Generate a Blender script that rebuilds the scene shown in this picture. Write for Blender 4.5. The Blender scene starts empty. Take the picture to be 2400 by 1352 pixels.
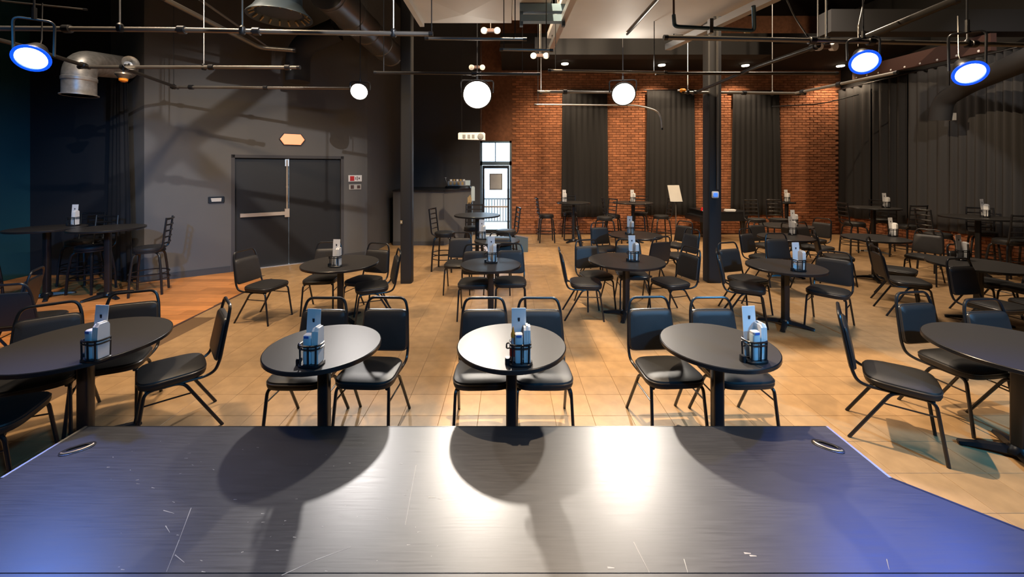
import bpy, bmesh, math, random
from mathutils import Vector, Matrix
R = math.radians
SC = bpy.context.scene
C = SC.collection
random.seed(7)

# ---------------------------------------------------------------- camera
F, CX, HY, EYE = 945.0, 1192.0, 395.0, 1.98      # focal length in px of a 2400 wide frame, vanishing point, eye height
cam = bpy.data.cameras.new('camera')
cam_o = bpy.data.objects.new('camera', cam)
C.objects.link(cam_o)
cam_o.location = (0, 0, EYE)
cam_o.rotation_euler = (R(90), 0, 0)
cam.sensor_width = 36
cam.lens = F / 2400 * 36
cam.shift_x = (1200 - CX) / 2400
cam.shift_y = (HY - 676) / 2400
cam.clip_start = .05
SC.camera = cam_o

# ---------------------------------------------------------------- exposure and world (daylight outside the door)
SC.view_settings.view_transform = 'Standard'
SC.view_settings.look = 'None'
SC.view_settings.gamma = 1
SC.view_settings.use_curve_mapping = False
SC.view_settings.exposure = 0.0
w = bpy.data.worlds.new('world')
SC.world = w
w.use_nodes = True
w.node_tree.nodes['Background'].inputs[0].default_value = (.62, .82, 1, 1)
w.node_tree.nodes['Background'].inputs[1].default_value = 8.0

# ---------------------------------------------------------------- stage lamps, house lights and added lamps
def lamp(name, kind, loc, energy, color, aim=None, size=60, blend=.5, radius=.1):
    l = bpy.data.lights.new(name, kind)
    l.energy = energy
    l.color = color
    l.shadow_soft_size = radius
    if kind == 'SPOT':
        l.spot_size = R(size)
        l.spot_blend = blend
    o = bpy.data.objects.new(name, l)
    C.objects.link(o)
    o.location = loc
    if aim is not None:
        o.rotation_euler = (Vector(aim) - Vector(loc)).to_track_quat('-Z', 'Y').to_euler()
    return o
WARM = (1, .84, .68)
NEUT = (1, .90, .78)
BLUE = (.02, .15, 1)
# (position of the lens, aim, lens radius (B and C oversized to imitate their bloom), colour, watts, cone)
STAGE = {'A': ((-2.37, 6.40, 3.205), (-1.55, 1.2, .45), .125, (1, .94, .90), 620, 56),
         'B': ((-.49, 6.30, 3.135), (-.05, .7, .4), .21, NEUT, 1280, 56),
         'C': ((1.81, 6.35, 3.155), (.85, .9, .4), .17, NEUT, 980, 52)}
PAR = {'L': ((-4.02, 3.40, 2.915), (-2.0, .6, .4), .096, (.10, .26, 1), 250, 70),
       'M': ((3.53, 4.00, 3.04), (1.7, .9, .4), .102, BLUE, 150, 54),
       'R': ((4.23, 3.70, 2.86), (2.5, .9, .4), .098, BLUE, 125, 56)}
for d in (STAGE, PAR):
    for k, (p, a, r, c, e, s) in d.items():
        n = (Vector(a) - Vector(p)).normalized()
        lamp('stage_light_' + k, 'SPOT', Vector(p) + n * .03, e, c, a, s, 1.0 if r > .11 else .7, .07)
lamp('spotlight_spill_centre', 'POINT', (-.49, 6.15, 3.55), 9, NEUT, radius=.08)      # light leaking from the vents of the hot lamps
lamp('spotlight_spill_right', 'POINT', (1.81, 6.15, 3.55), 16, NEUT, radius=.08)
HW = (1, .74, .47)
lamp('house_light_right', 'SPOT', (.32, 4.35, 5.9), 1900, HW, (4.2, 6.6, 0), 130, .35, .04)
lamp('house_light_front', 'SPOT', (2.6, 1.6, 4.6), 260, HW, (2.2, 3.7, 0), 76, .7, .10)
lamp('house_light_left', 'SPOT', (-3.4, 3.6, 5.4), 700, HW, (-3.8, 5.5, 0), 104, .7, .15)
lamp('house_light_middle', 'SPOT', (-1.2, 7.2, 5.4), 560, HW, (-1.2, 7.4, 0), 64, .8, .2)
lamp('house_light_far', 'SPOT', (4.4, 9.45, 4.5), 380, HW, (4.4, 11.6, .6), 110, .8, .2)
lamp('wall_shadow_lamp', 'SPOT', (.6, 1.0, 4.6), 980, (1, .96, .94), (-5.0, 7.7, 1.7), 35, .6, .02)  # added hard lamp that throws the pole shadows on the angled wall
lamp('house_light_drapes', 'SPOT', (5.6, 4.0, 4.4), 330, (1, .93, .86), (10, 7.6, 2.9), 50, .8, .05)
lamp('blue_wash_right', 'SPOT', (4.6, -.6, 3.6), 850, (.10, .50, 1), (2.7, 3.7, .5), 62, .8, .15)
lamp('blue_wash_left', 'SPOT', (1.2, -.9, 3.6), 300, (.12, .50, 1), (-1.2, 3.6, .6), 80, .8, .15)
lamp('blue_wash_corner', 'SPOT', (-2.6, -.6, 3.8), 900, (.06, .42, 1), (-7.2, 6.2, .6), 42, .8, .12)
for hx, hy, he, ha in ((-5.0, 4.6, 380, 112), (.8, 7.6, 520, 110), (4.6, 6.4, 1150, 104), (-.8, 4.4, 760, 100), (8.4, 9.0, 260, 120)):      # added soft overhead fills that lift the shaded floor
    lamp('overhead_fill', 'SPOT', (hx, hy, 6.3), he, (1, .80, .60), (hx, hy, 0), ha, .8, .6)

# ---------------------------------------------------------------- pixel helpers used for measuring the room
def X(px, d): return (px - CX) / F * d
def Z(py, d): return EYE + (HY - py) / F * d
def D(py, z): return F * (EYE - z) / (py - HY)
def P(px, py, z): d = D(py, z); return Vector((X(px, d), d, z))

# ---------------------------------------------------------------- materials
def mat(name, col, rough=.5, metal=0, spec=.5, emit=None, es=1, bump=0, bscale=60, var=0, vscale=6, vary=False, coat=0):
    m = bpy.data.materials.new(name)
    m.use_nodes = True
    nt = m.node_tree
    b = nt.nodes['Principled BSDF']
    b.inputs['Base Color'].default_value = (*col, 1)
    b.inputs['Roughness'].default_value = rough
    b.inputs['Metallic'].default_value = metal
    b.inputs['Specular IOR Level'].default_value = spec
    b.inputs['Coat Weight'].default_value = coat
    if emit:
        b.inputs['Emission Color'].default_value = (*emit, 1)
        b.inputs['Emission Strength'].default_value = es
    tc = nt.nodes.new('ShaderNodeTexCoord')
    if var or vary:
        n = nt.nodes.new('ShaderNodeTexNoise')
        n.inputs['Scale'].default_value = vscale
        n.inputs['Detail'].default_value = 5
        nt.links.new(tc.outputs['Object'], n.inputs['Vector'])
        mr = nt.nodes.new('ShaderNodeMapRange')
        mr.inputs[1].default_value = .3
        mr.inputs[2].default_value = .7
        mr.inputs[3].default_value = 1 - var
        mr.inputs[4].default_value = 1 + var
        nt.links.new(n.outputs['Fac'], mr.inputs[0])
        last = mr.outputs[0]
        if vary:
            oi = nt.nodes.new('ShaderNodeObjectInfo')
            gi = nt.nodes.new('ShaderNodeNewGeometry')
            ad = nt.nodes.new('ShaderNodeMath'); ad.operation = 'ADD'
            fr = nt.nodes.new('ShaderNodeMath'); fr.operation = 'FRACT'
            nt.links.new(oi.outputs['Random'], ad.inputs[0])
            nt.links.new(gi.outputs['Random Per Island'], ad.inputs[1])
            nt.links.new(ad.outputs[0], fr.inputs[0])
            m2 = nt.nodes.new('ShaderNodeMapRange')
            m2.inputs[3].default_value = 1 - vary
            m2.inputs[4].default_value = 1 + vary
            nt.links.new(fr.outputs[0], m2.inputs[0])
            mu = nt.nodes.new('ShaderNodeMath'); mu.operation = 'MULTIPLY'
            nt.links.new(last, mu.inputs[0]); nt.links.new(m2.outputs[0], mu.inputs[1])
            last = mu.outputs[0]
        mx = nt.nodes.new('ShaderNodeVectorMath'); mx.operation = 'SCALE'
        mx.inputs[0].default_value = col
        nt.links.new(last, mx.inputs['Scale'])
        nt.links.new(mx.outputs[0], b.inputs['Base Color'])
    if bump:
        n2 = nt.nodes.new('ShaderNodeTexNoise')
        n2.inputs['Scale'].default_value = bscale
        n2.inputs['Detail'].default_value = 4
        nt.links.new(tc.outputs['Object'], n2.inputs['Vector'])
        bp = nt.nodes.new('ShaderNodeBump')
        bp.inputs['Strength'].default_value = bump
        bp.inputs['Distance'].default_value = .01
        nt.links.new(n2.outputs['Fac'], bp.inputs['Height'])
        nt.links.new(bp.outputs['Normal'], b.inputs['Normal'])
    return m

def grain(m, axis_scale, strength, dist=.002, colamt=0, rough_amt=0):
    """stretched noise relief and tint for boards and the painted deck"""
    nt = m.node_tree
    b = nt.nodes['Principled BSDF']
    tc = nt.nodes.new('ShaderNodeTexCoord')
    mp = nt.nodes.new('ShaderNodeMapping')
    mp.inputs['Scale'].default_value = axis_scale
    n = nt.nodes.new('ShaderNodeTexNoise')
    n.inputs['Scale'].default_value = 1
    n.inputs['Detail'].default_value = 6
    n.inputs['Roughness'].default_value = .6
    nt.links.new(tc.outputs['Object'], mp.inputs[0])
    nt.links.new(mp.outputs[0], n.inputs['Vector'])
    bp = nt.nodes.new('ShaderNodeBump')
    bp.inputs['Strength'].default_value = strength
    bp.inputs['Distance'].default_value = dist
    nt.links.new(n.outputs['Fac'], bp.inputs['Height'])
    nt.links.new(bp.outputs['Normal'], b.inputs['Normal'])
    if rough_amt:
        r0 = b.inputs['Roughness'].default_value
        mr = nt.nodes.new('ShaderNodeMapRange')
        mr.inputs[1].default_value = .3; mr.inputs[2].default_value = .7
        mr.inputs[3].default_value = r0 - rough_amt; mr.inputs[4].default_value = r0 + rough_amt
        nt.links.new(n.outputs['Fac'], mr.inputs[0])
        nt.links.new(mr.outputs[0], b.inputs['Roughness'])
    if colamt:
        src = b.inputs['Base Color']
        mr = nt.nodes.new('ShaderNodeMapRange')
        mr.inputs[1].default_value = .3; mr.inputs[2].default_value = .7
        mr.inputs[3].default_value = 1 - colamt; mr.inputs[4].default_value = 1 + colamt
        nt.links.new(n.outputs['Fac'], mr.inputs[0])
        mx = nt.nodes.new('ShaderNodeVectorMath'); mx.operation = 'SCALE'
        if src.links:
            nt.links.new(src.links[0].from_socket, mx.inputs[0])
        else:
            mx.inputs[0].default_value = src.default_value[:3]
        nt.links.new(mr.outputs[0], mx.inputs['Scale'])
        nt.links.new(mx.outputs[0], src)
    return m

M = {}
M['black_metal'] = mat('black_metal', (.012, .013, .016), .32)
M['vinyl'] = mat('vinyl', (.020, .020, .021), .47, spec=.4, bump=.12, bscale=350)
M['vinyl_back'] = mat('vinyl_back', (.030, .027, .026), .45, bump=.12, bscale=350)
M['piping'] = mat('piping', (.030, .031, .034), .30)
M['laminate'] = mat('laminate', (.034, .032, .031), .40, spec=.2, bump=.05, bscale=500)
M['edge'] = mat('edge', (.012, .013, .016), .28)
M['stage'] = grain(mat('stage', (.036, .036, .040), .36, spec=.6, var=.12, vscale=3), (5, 120, 5), .10, .0012, .16, .04)
M['alu'] = mat('alu', (.62, .62, .62), .38, 1)
M['galv'] = mat('galv', (.48, .49, .50), .40, .55, var=.25, vscale=14)
M['steel'] = mat('steel', (.60, .50, .40), .34, .45)
M['pipe'] = mat('pipe', (.055, .052, .05), .30, .6)
M['pipe_grey'] = mat('pipe_grey', (.22, .21, .20), .35, .7)
M['tile'] = mat('tile', (.42, .262, .128), .46, var=.15, vscale=7, vary=.05, bump=.05, bscale=30)
M['grout'] = mat('grout', (.17, .10, .05), .8)
M['plank'] = grain(mat('plank', (.70, .29, .09), .38, vary=.33, var=.04), (3, 40, 3), .1, .002, .16)
M['brick'] = mat('brick', (.36, .142, .066), .85, vary=.24, var=.2, vscale=9, bump=.6, bscale=70)
M['mortar'] = mat('mortar', (.20, .085, .045), .95, var=.2, vscale=12)
M['wall'] = mat('wall', (.115, .113, .112), .75, bump=.06, bscale=180, var=.03, vscale=2)
M['wall_dark'] = mat('wall_dark', (.06, .06, .066), .8, bump=.05, bscale=150)
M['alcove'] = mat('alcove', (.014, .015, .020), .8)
M['wall_teal'] = mat('wall_teal', (.012, .085, .11), .75, bump=.05, bscale=150)
M['column'] = mat('column', (.020, .020, .022), .6)
M['ceil'] = mat('ceil', (.010, .010, .011), .9)
M['soffit'] = mat('soffit', (.024, .025, .029), .8)
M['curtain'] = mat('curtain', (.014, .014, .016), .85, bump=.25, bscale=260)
M['curtain_lit'] = mat('curtain_lit', (.045, .044, .046), .85, bump=.25, bscale=260)  # paler copy of the black cloth, light on the drapes put into the colour
M['door'] = mat('door', (.008, .0075, .0072), .55)
M['white'] = mat('white', (.80, .80, .80), .5)
M['paper'] = mat('paper', (.78, .78, .80), .6)
M['offwhite'] = mat('offwhite', (.52, .50, .46), .55, var=.05, vscale=3)
M['panel_white'] = mat('panel_white', (.60, .585, .56), .6, var=.06, vscale=1.5)
M['red'] = mat('red', (.55, .02, .02), .4)
M['orange'] = mat('orange', (.9, .32, .03), .4)
M['ink'] = mat('ink', (.02, .02, .03), .6)
M['blue_plastic'] = mat('blue_plastic', (.05, .16, .55), .35)
M['canister'] = mat('canister', (.55, .68, .75), .25)  # blue light on the white canisters is mixed into this colour
M['bluegrey'] = mat('bluegrey', (.10, .15, .19), .4, .4)
M['vent_blue'] = mat('vent_blue', (.045, .065, .085), .4, .4)
M['exit'] = mat('exit', (.8, .3, .15), .4, emit=(1, .34, .14), es=.95)
M['lens_warm'] = mat('lens_warm', (1, 1, 1), .3, emit=(1, .93, .80), es=25)
M['lens_small'] = mat('lens_small', (1, 1, 1), .3, emit=(1, .86, .62), es=14)
M['lens_blue'] = mat('lens_blue', (.9, .95, 1), .3, emit=(.72, .86, 1), es=6)
M['lens_halo'] = mat('lens_halo', (.01, .05, .6), .3, emit=(.0, .09, 1), es=1.1)  # emissive blue imitating the halo around the blue lamps
M['beam'] = mat('beam', (.085, .045, .04), .6)
M['cork'] = mat('cork', (.42, .30, .14), .6)
M['sign_grey'] = mat('sign_grey', (.25, .26, .27), .6)
M['concrete'] = mat('concrete', (.45, .46, .47), .8, var=.08)
M['led'] = mat('led', (.1, .3, 1), .4, emit=(.08, .25, 1), es=.8)
M['wood_lt'] = mat('wood_lt', (.36, .34, .31), .5)
def glass():
    m = bpy.data.materials.new('pane_glass'); m.use_nodes = True
    nt = m.node_tree; nt.nodes.clear()
    o = nt.nodes.new('ShaderNodeOutputMaterial'); mx = nt.nodes.new('ShaderNodeMixShader')
    t = nt.nodes.new('ShaderNodeBsdfTransparent'); g = nt.nodes.new('ShaderNodeBsdfGlossy')
    t.inputs[0].default_value = (.93, .97, 1, 1); g.inputs['Roughness'].default_value = .02
    mx.inputs[0].default_value = .06
    nt.links.new(t.outputs[0], mx.inputs[1]); nt.links.new(g.outputs[0], mx.inputs[2]); nt.links.new(mx.outputs[0], o.inputs[0])
    return m
M['glass'] = glass()

# ---------------------------------------------------------------- mesh builder
class MB:
    def __init__(s): s.v = []; s.f = []
    def add(s, vs, fs):
        n = len(s.v); s.v += [tuple(v) for v in vs]; s.f += [tuple(i + n for i in f) for f in fs]; return s
    def box(s, x0, x1, y0, y1, z0, z1):
        return s.add([(x0,y0,z0),(x1,y0,z0),(x1,y1,z0),(x0,y1,z0),(x0,y0,z1),(x1,y0,z1),(x1,y1,z1),(x0,y1,z1)],
                     [(0,3,2,1),(4,5,6,7),(0,1,5,4),(1,2,6,5),(2,3,7,6),(3,0,4,7)])
    def obox(s, c, u, hx, hy, z0, z1):
        """box turned in plan: centre c, long direction u (unit 2d)"""
        ux, uy = u; px, py = -uy, ux
        q = [(c[0]+a*hx*ux+b*hy*px, c[1]+a*hx*uy+b*hy*py) for a, b in ((-1,-1),(1,-1),(1,1),(-1,1))]
        return s.prism(q, z0, z1)
    def prism(s, q, z0, z1):
        n = len(q)
        return s.add([(x,y,z0) for x,y in q]+[(x,y,z1) for x,y in q],
                     [tuple(range(n-1,-1,-1)), tuple(range(n,2*n))]+[(i,(i+1)%n,n+(i+1)%n,n+i) for i in range(n)])
    def rings(s, rs, cap=True, close=False):
        n = len(rs[0]); vs = [p for r in rs for p in r]; fs = []
        m = len(rs)
        for k in range(m if close else m-1):
            a = k*n; b = ((k+1)%m)*n
            fs += [(a+i, a+(i+1)%n, b+(i+1)%n, b+i) for i in range(n)]
        if cap and not close: fs += [tuple(range(n-1,-1,-1)), tuple((m-1)*n+i for i in range(n))]
        return s.add(vs, fs)
    def tube(s, pts, r, n=8, closed=False):
        pts = [Vector(p) for p in pts]; m = len(pts); rs = []
        up = None
        for i, p in enumerate(pts):
            if closed: t = pts[(i+1)%m]-pts[i-1]
            else: t = pts[min(i+1,m-1)]-pts[max(i-1,0)]
            t.normalize()
            if up is None:
                up = Vector((0,0,1)) if abs(t.z) < .9 else Vector((0,1,0))
            a = (up - t*up.dot(t)).normalized(); up = a; b = t.cross(a)
            rr = r[i] if isinstance(r, (list, tuple)) else r
            rs.append([p + (a*math.cos(q)+b*math.sin(q))*rr for q in [2*math.pi*j/n for j in range(n)]])
        return s.rings(rs, True, closed)
    def lathe(s, prof, n=24, c=(0,0), axis=None, origin=(0,0,0)):
        rs = []
        for r, z in prof:
            rs.append([(c[0]+r*math.cos(2*math.pi*j/n), c[1]+r*math.sin(2*math.pi*j/n), z) for j in range(n)])
        if axis is not None:
            q = Vector((0,0,1)).rotation_difference(Vector(axis)); o = Vector(origin)
            rs = [[q @ Vector(p) + o for p in r] for r in rs]
        return s.rings(rs, True)
    def superslab(s, hx, hy, prof, e=4, n=28, taper=0, c=(0,0,0)):
        """rounded slab: prof = [(scale, z)]; superellipse plan, taper narrows towards +y"""
        rs = []
        for k, z in prof:
            ring = []
            for j in range(n):
                t = 2*math.pi*j/n
                x = math.copysign(abs(math.cos(t))**(2/e), math.cos(t)); y = math.copysign(abs(math.sin(t))**(2/e), math.sin(t))
                ring.append((c[0]+x*(hx-(1-k)*hx)*(1-taper*y), c[1]+y*(hy-(1-k)*hx), c[2]+z))
            rs.append(ring)
        return s.rings(rs, True)
    def mesh(s, name, m, smooth=False):
        me = bpy.data.meshes.new(name); me.from_pydata(s.v, [], s.f); me.update()
        bm = bmesh.new(); bm.from_mesh(me); bmesh.ops.recalc_face_normals(bm, faces=bm.faces); bm.to_mesh(me); bm.free()
        me.materials.append(m)
        if smooth:
            me.polygons.foreach_set('use_smooth', [True]*len(me.polygons))
            me.set_sharp_from_angle(angle=R(40))
        return me
    def build(s, name, m, parent=None, smooth=True):
        o = bpy.data.objects.new(name, s.mesh(name, m, smooth)); C.objects.link(o)
        if parent is not None: o.parent = parent
        return o

def arc(pts, r, seg=5):
    """round the inner corners of a polyline"""
    pts = [Vector(p) for p in pts]; out = [pts[0]]
    for i in range(1, len(pts)-1):
        a, b, c = pts[i-1], pts[i], pts[i+1]
        k = min(r, (a-b).length*.49, (c-b).length*.49)
        p = b+(a-b).normalized()*k; q = b+(c-b).normalized()*k
        for j in range(seg+1):
            t = j/seg; out.append(p*(1-t)**2 + b*2*t*(1-t) + q*t*t)
    return out+[pts[-1]]
def tag(o, label, cat, group=None, kind=None):
    o['label'] = label; o['category'] = cat
    if group: o['group'] = group
    if kind: o['kind'] = kind
    return o
def thing(name, label, cat, loc=(0,0,0), rot=0, group=None):
    o = bpy.data.objects.new(name, None); C.objects.link(o); o.location = loc; o.rotation_euler = (0,0,R(rot))
    o.empty_display_size = .1
    return tag(o, label, cat, group)
def struct(o): o['kind'] = 'structure'; return o
def copy_tree(o, parent=None):
    c = o.copy(); C.objects.link(c); c.parent = parent
    for ch in KIDS(o): copy_tree(ch, c)
    return c
def KIDS(o): return [x for x in C.objects if x.parent is o]
_TREES = {}
def dup(o, loc, rot, label, group=None):
    """copy of a thing with copies of its parts and sub-parts"""
    if o.name not in _TREES:
        _TREES[o.name] = [(ch, KIDS(ch)) for ch in KIDS(o)]
    c = o.copy(); C.objects.link(c); c.location = loc; c.rotation_euler = (0,0,R(rot)); c['label'] = label
    if group: c['group'] = group
    for ch, subs in _TREES[o.name]:
        d = ch.copy(); C.objects.link(d); d.parent = c
        for sb in subs:
            e = sb.copy(); C.objects.link(e); e.parent = d
    return c

# ================================================================ THE SETTING
DB, XR, XL, ZC = 12.2, 10.05, -8.9, 6.6     # back wall, right wall, left wall, ceiling
WP, WU = Vector((-5.32, 7.73, 0)), Vector((.826, .563, 0)).normalized()   # angled wall with the double door
def WT(px):                                  # distance along the angled wall seen at pixel column px
    k = (px-CX)/F
    return (k*WP.y-WP.x)/(WU.x-k*WU.y)
def WX(t, off=0): return WP + WU*t + Vector((WU.y, -WU.x, 0))*off      # off > 0: towards the room
# floor ----------------------------------------------------------
fl = struct(MB().box(XL-.3, XR+.3, -3.2, DB+.3, -.25, -.0035).build('floor', M['grout'], None, False))
fl['label'] = 'tan square-tiled room floor'
TS = .305
def bx(d): return -4.2-.03*(d-5)            # boundary between tiles and boards
def tile_mesh(w, h):
    g = .0012; b = .0015
    m = MB()
    a = [(-w/2+g,-h/2+g),(w/2-g,-h/2+g),(w/2-g,h/2-g),(-w/2+g,h/2-g)]
    t = [(-w/2+g+b,-h/2+g+b),(w/2-g-b,-h/2+g+b),(w/2-g-b,h/2-g-b),(-w/2+g+b,h/2-g-b)]
    m.add([(x,y,-.0035) for x,y in a]+[(x,y,-.001) for x,y in a]+[(x,y,0) for x,y in t],
          [(0,1,5,4),(1,2,6,5),(2,3,7,6),(3,0,4,7),(4,5,9,8),(5,6,10,9),(6,7,11,10),(7,4,8,11),(8,9,10,11)])
    return m
tm = tile_mesh(TS, TS).mesh('tile', M['tile'])
cells = []
ix0 = int((XL+.242)/TS)-2
for i in range(-32, 36):
    for j in range(-8, 32):
        x = -.242+(i+.5)*TS; y = 3.232+(j+.5)*TS
        if y < .3 or y > DB-.05 or x > XR-.05: continue
        if x-TS/2 < bx(y) and not (y > 7.3 and x > -4.45-(y-7.28)*1.5): 
            continue
        px = CX+F*x/y; py = HY+F*EYE/y
        vis = -60 < px < 2460 and 560 < py < 1330 and not (abs(x+.32) < 2.1 and y < 2.4)
        cells.append((0 if vis else 1, y, x))
cells.sort()
far = MB()
for n, (k, y, x) in enumerate(cells):
    if n < 300 and k == 0:
        o = bpy.data.objects.new('tile', tm); C.objects.link(o); o.location = (x, y, 0); o.parent = fl
    else:
        t = tile_mesh(TS, TS); far.add([(a+x, b+y, c) for a, b, c in t.v], t.f)
o = far.build('tile_field', M['tile'], fl, False); o['kind'] = 'stuff'
# boards on the left
boards = 0
PW = .178
for r in range(0, 34):
    y0 = 1.9+r*PW; y1 = y0+PW
    if y0 > 7.75: break
    xe = bx((y0+y1)/2)
    if y1 > 7.3: xe = min(xe, -4.45-(y1-7.28)*1.5)
    x = XL+.02-((r*.47) % 1.15)
    while x < xe-.02:
        a, b = max(x, XL+.02), min(x+1.15, xe)
        x += 1.15
        if b-a < .05: continue
        px = CX+F*b/y1
        if px < -80: continue
        m = MB(); g = .0012
        m.add([(a+g,y0+g,-.0034),(b-g,y0+g,-.0034),(b-g,y1-g,-.0034),(a+g,y1-g,-.0034),
               (a+g+.002,y0+g+.002,.0005),(b-g-.002,y0+g+.002,.0005),(b-g-.002,y1-g-.002,.0005),(a+g+.002,y1-g-.002,.0005)],
              [(0,1,5,4),(1,2,6,5),(2,3,7,6),(3,0,4,7),(4,5,6,7)])
        m.build('floor_board', M['plank'], fl, False); boards += 1
MB().prism([(bx(1.9)-.012,1.9),(bx(1.9)+.02,1.9),(bx(7.25)+.02,7.25),(bx(7.25)-.012,7.25)], -.003, .003).build('edge_strip', M['beam'], fl, False)
# ceiling, walls -------------------------------------------------
struct(MB().box(XL-.3, XR+.3, -3.2, DB+.3, ZC, ZC+.2).build('ceiling', M['ceil'], None, False))
struct(MB().box(XL-.3, XL, -3.2, 8.2, 0, ZC).build('wall_left', M['wall_teal'], None, False))
struct(MB().box(XL-.3, XR+.3, -3.3, -3.0, -.2, ZC).build('wall_rear', M['ceil'], None, False))
struct(MB().box(XR, XR+.3, -3.2, DB+.3, 0, ZC).build('wall_right', M['ceil'], None, False))
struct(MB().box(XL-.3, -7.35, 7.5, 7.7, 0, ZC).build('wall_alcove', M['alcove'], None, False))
# angled wall with opening for the double door
T0_, T1_, TA, TB, ZD = 0.0, 2.047, WT(338), WT(855), 2.25
wa = MB()
def wseg(m, t0, t1, z0, z1, f=0, b=-.22):
    q = [WX(t0, f), WX(t1, f), WX(t1, b), WX(t0, b)]
    return m.prism([(p.x, p.y) for p in q], z0, z1)
wseg(wa, TA, T0_, 0, ZC); wseg(wa, T1_, TB, 0, ZC); wseg(wa, T0_, T1_, ZD, ZC)
q = [WX(TA, 0), WX(TA, -.22)]
wa.prism([(-7.40, 7.50), (WX(TA).x, WX(TA).y), (WX(TA,-.2).x, WX(TA,-.2).y), (-7.3, 7.7)], 0, ZC)
struct(wa.build('wall_angled', M['wall'], None, False))
e = WX(TB)
struct(MB().prism([(e.x, e.y), (e.x+.05, e.y+.02), (-3.10, 12.2), (-3.4, 12.2), (e.x-.15, e.y+.1)], 0, ZC).build('wall_bar', M['wall'], None, False))
struct(MB().box(-3.4, -.86, DB-.1, DB+.2, 0, ZC).build('wall_behind_bar', M['wall_dark'], None, False))
bb = MB(); wseg(bb, TA, T0_-.01, 0, .10, .018, .001); wseg(bb, TA, T0_-.01, .10, .115, .010, .001); wseg(bb, T1_+.01, TB, 0, .10, .018, .001)
struct(bb.build('baseboard_left', M['wall_dark'], None, False))
# brick back wall with door opening
wb = MB()
wb.box(.09, XR+.3, DB, DB+.3, 0, ZC); wb.box(-.86, .09, DB, DB+.3, 2.82, ZC)
wback = struct(wb.build('wall_back', M['mortar'], None, False))
BW, BH = .225, .0745
bmesh_brick = MB()
def brick_mb(w, h, d):
    b = .006
    m = MB()
    m.add([(-w/2,0,-h/2),(w/2,0,-h/2),(w/2,0,h/2),(-w/2,0,h/2),(-w/2+b,-d,-h/2+b),(w/2-b,-d,-h/2+b),(w/2-b,-d,h/2-b),(-w/2+b,-d,h/2-b)],
          [(0,1,5,4),(1,2,6,5),(2,3,7,6),(3,0,4,7),(4,5,6,7)])
    return m
bq = brick_mb(.213, .063, .016)
bme = bq.mesh('brick', M['brick'])
stuff = MB(); nb = 0
def curtain_cover(x): return 1.70 < x < 2.9 or 4.3 < x < 5.5 or 6.85 < x < 8.0
rr = random.Random(3)
for k in range(int(4.9/BH)):
    z = .02+(k+.5)*BH
    for i in range(50):
        x = .10+(i+(.5 if k % 2 else 0)+.5)*BW
        if x+BW/2 > XR-.01: continue
        if curtain_cover(x) and .62 < z < 4.3: continue
        y = DB-rr.uniform(-.004, .003)
        if 8.05 < x and .35 < z < 3.1 and nb < 300:
            o = bpy.data.objects.new('brick', bme); C.objects.link(o); o.location = (x, y, z); o.parent = wback; nb += 1
        else:
            stuff.add([(a+x, b+y, c+z) for a, b, c in bq.v], bq.f)
o = stuff.build('brickwork', M['brick'], wback, False); o['kind'] = 'stuff'
# bricks of the right wall that show under and beside the curtains
st2 = MB()
MB().box(XR-.004, XR+.01, 5, DB, 0, .74).build('mortar_bed', M['mortar'], bpy.data.objects['wall_right'], False)
for k in range(int(.72/BH)):
    z = .02+(k+.5)*BH
    for i in range(34):
        y = DB-.02-(i+(.5 if k % 2 else 0)+.5)*BW
        if y < 5: continue
        st2.add([(XR+b-.003, y+a, c+z) for a, b, c in bq.v], bq.f)
o = st2.build('brickwork', M['brick'], bpy.data.objects['wall_right'], False); o['kind'] = 'stuff'
# soffits and ceiling beams
struct(MB().box(-.2, XR, 9.6, DB, 4.95, 5.2).build('trim_1', M['ceil'], None, False))
s2 = MB(); s2.box(.6, 6.0, 9.2, 9.6, 4.58, 4.98)
struct(s2.build('trim_2', M['soffit'], None, False))
struct(MB().box(5.6, XR, 7.0, 7.3, 4.36, 4.75).build('trim_3', M['soffit'], None, False))
# stage ----------------------------------------------------------
ZS = .40
XSL, XSR, YS, YS2 = -2.583, 1.943, 2.468, 2.06
stg = thing('stage', 'low black painted stage platform in front of the tables', 'stage', (0, 0, 0)); stg['kind'] = 'structure'
YJ = 1.575
def deck(q, name):
    n = MB(); n.prism(q, .36, ZS); return n.build(name, M['stage'], stg, False)
deck([(XSL, YS), (XSL, YS2), (XSL-(YS2-YJ), YJ+.002), (XSR+(YS2-YJ), YJ+.002), (XSR, YS2), (XSR, YS)], 'deck_panel')
deck([(XSL-(YS2-YJ), YJ-.002), (XSL-1.6, YS2-1.6), (XSL-1.6, -1.6), (XSR+1.6, -1.6), (XSR+1.6, YS2-1.6), (XSR+(YS2-YJ), YJ-.002)], 'deck_panel')
sk = MB(); g = .03
sk.prism([(XSL+g, YS-g), (XSL+g, YS2), (XSL-1.57, YS2-1.6), (XSL-1.57, -1.57), (XSR+1.57, -1.57), (XSR+1.57, YS2-1.6), (XSR-g, YS2), (XSR-g, YS-g)], 0, .36)
sk.build('skirt', M['ceil'], stg, False)
for nm, (a, b) in {'edge_trim': ((XSL, YS), (XSL, YS2)), 'edge_trim.001': ((XSR, YS), (XSR, YS2))}.items():
    sg = 1 if a[0] > 0 else -1
    MB().box(min(a[0], a[0]+sg*.014), max(a[0], a[0]+sg*.014), YS2, YS+.004, ZS-.04, ZS+.002).build('edge_trim', M['alu'], stg, False)
MB().box(XSL, XSR, YS, YS+.006, ZS-.04, ZS+.001).build('front_nosing', M['blue_plastic'] if False else M['pipe'], stg, False)
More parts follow.
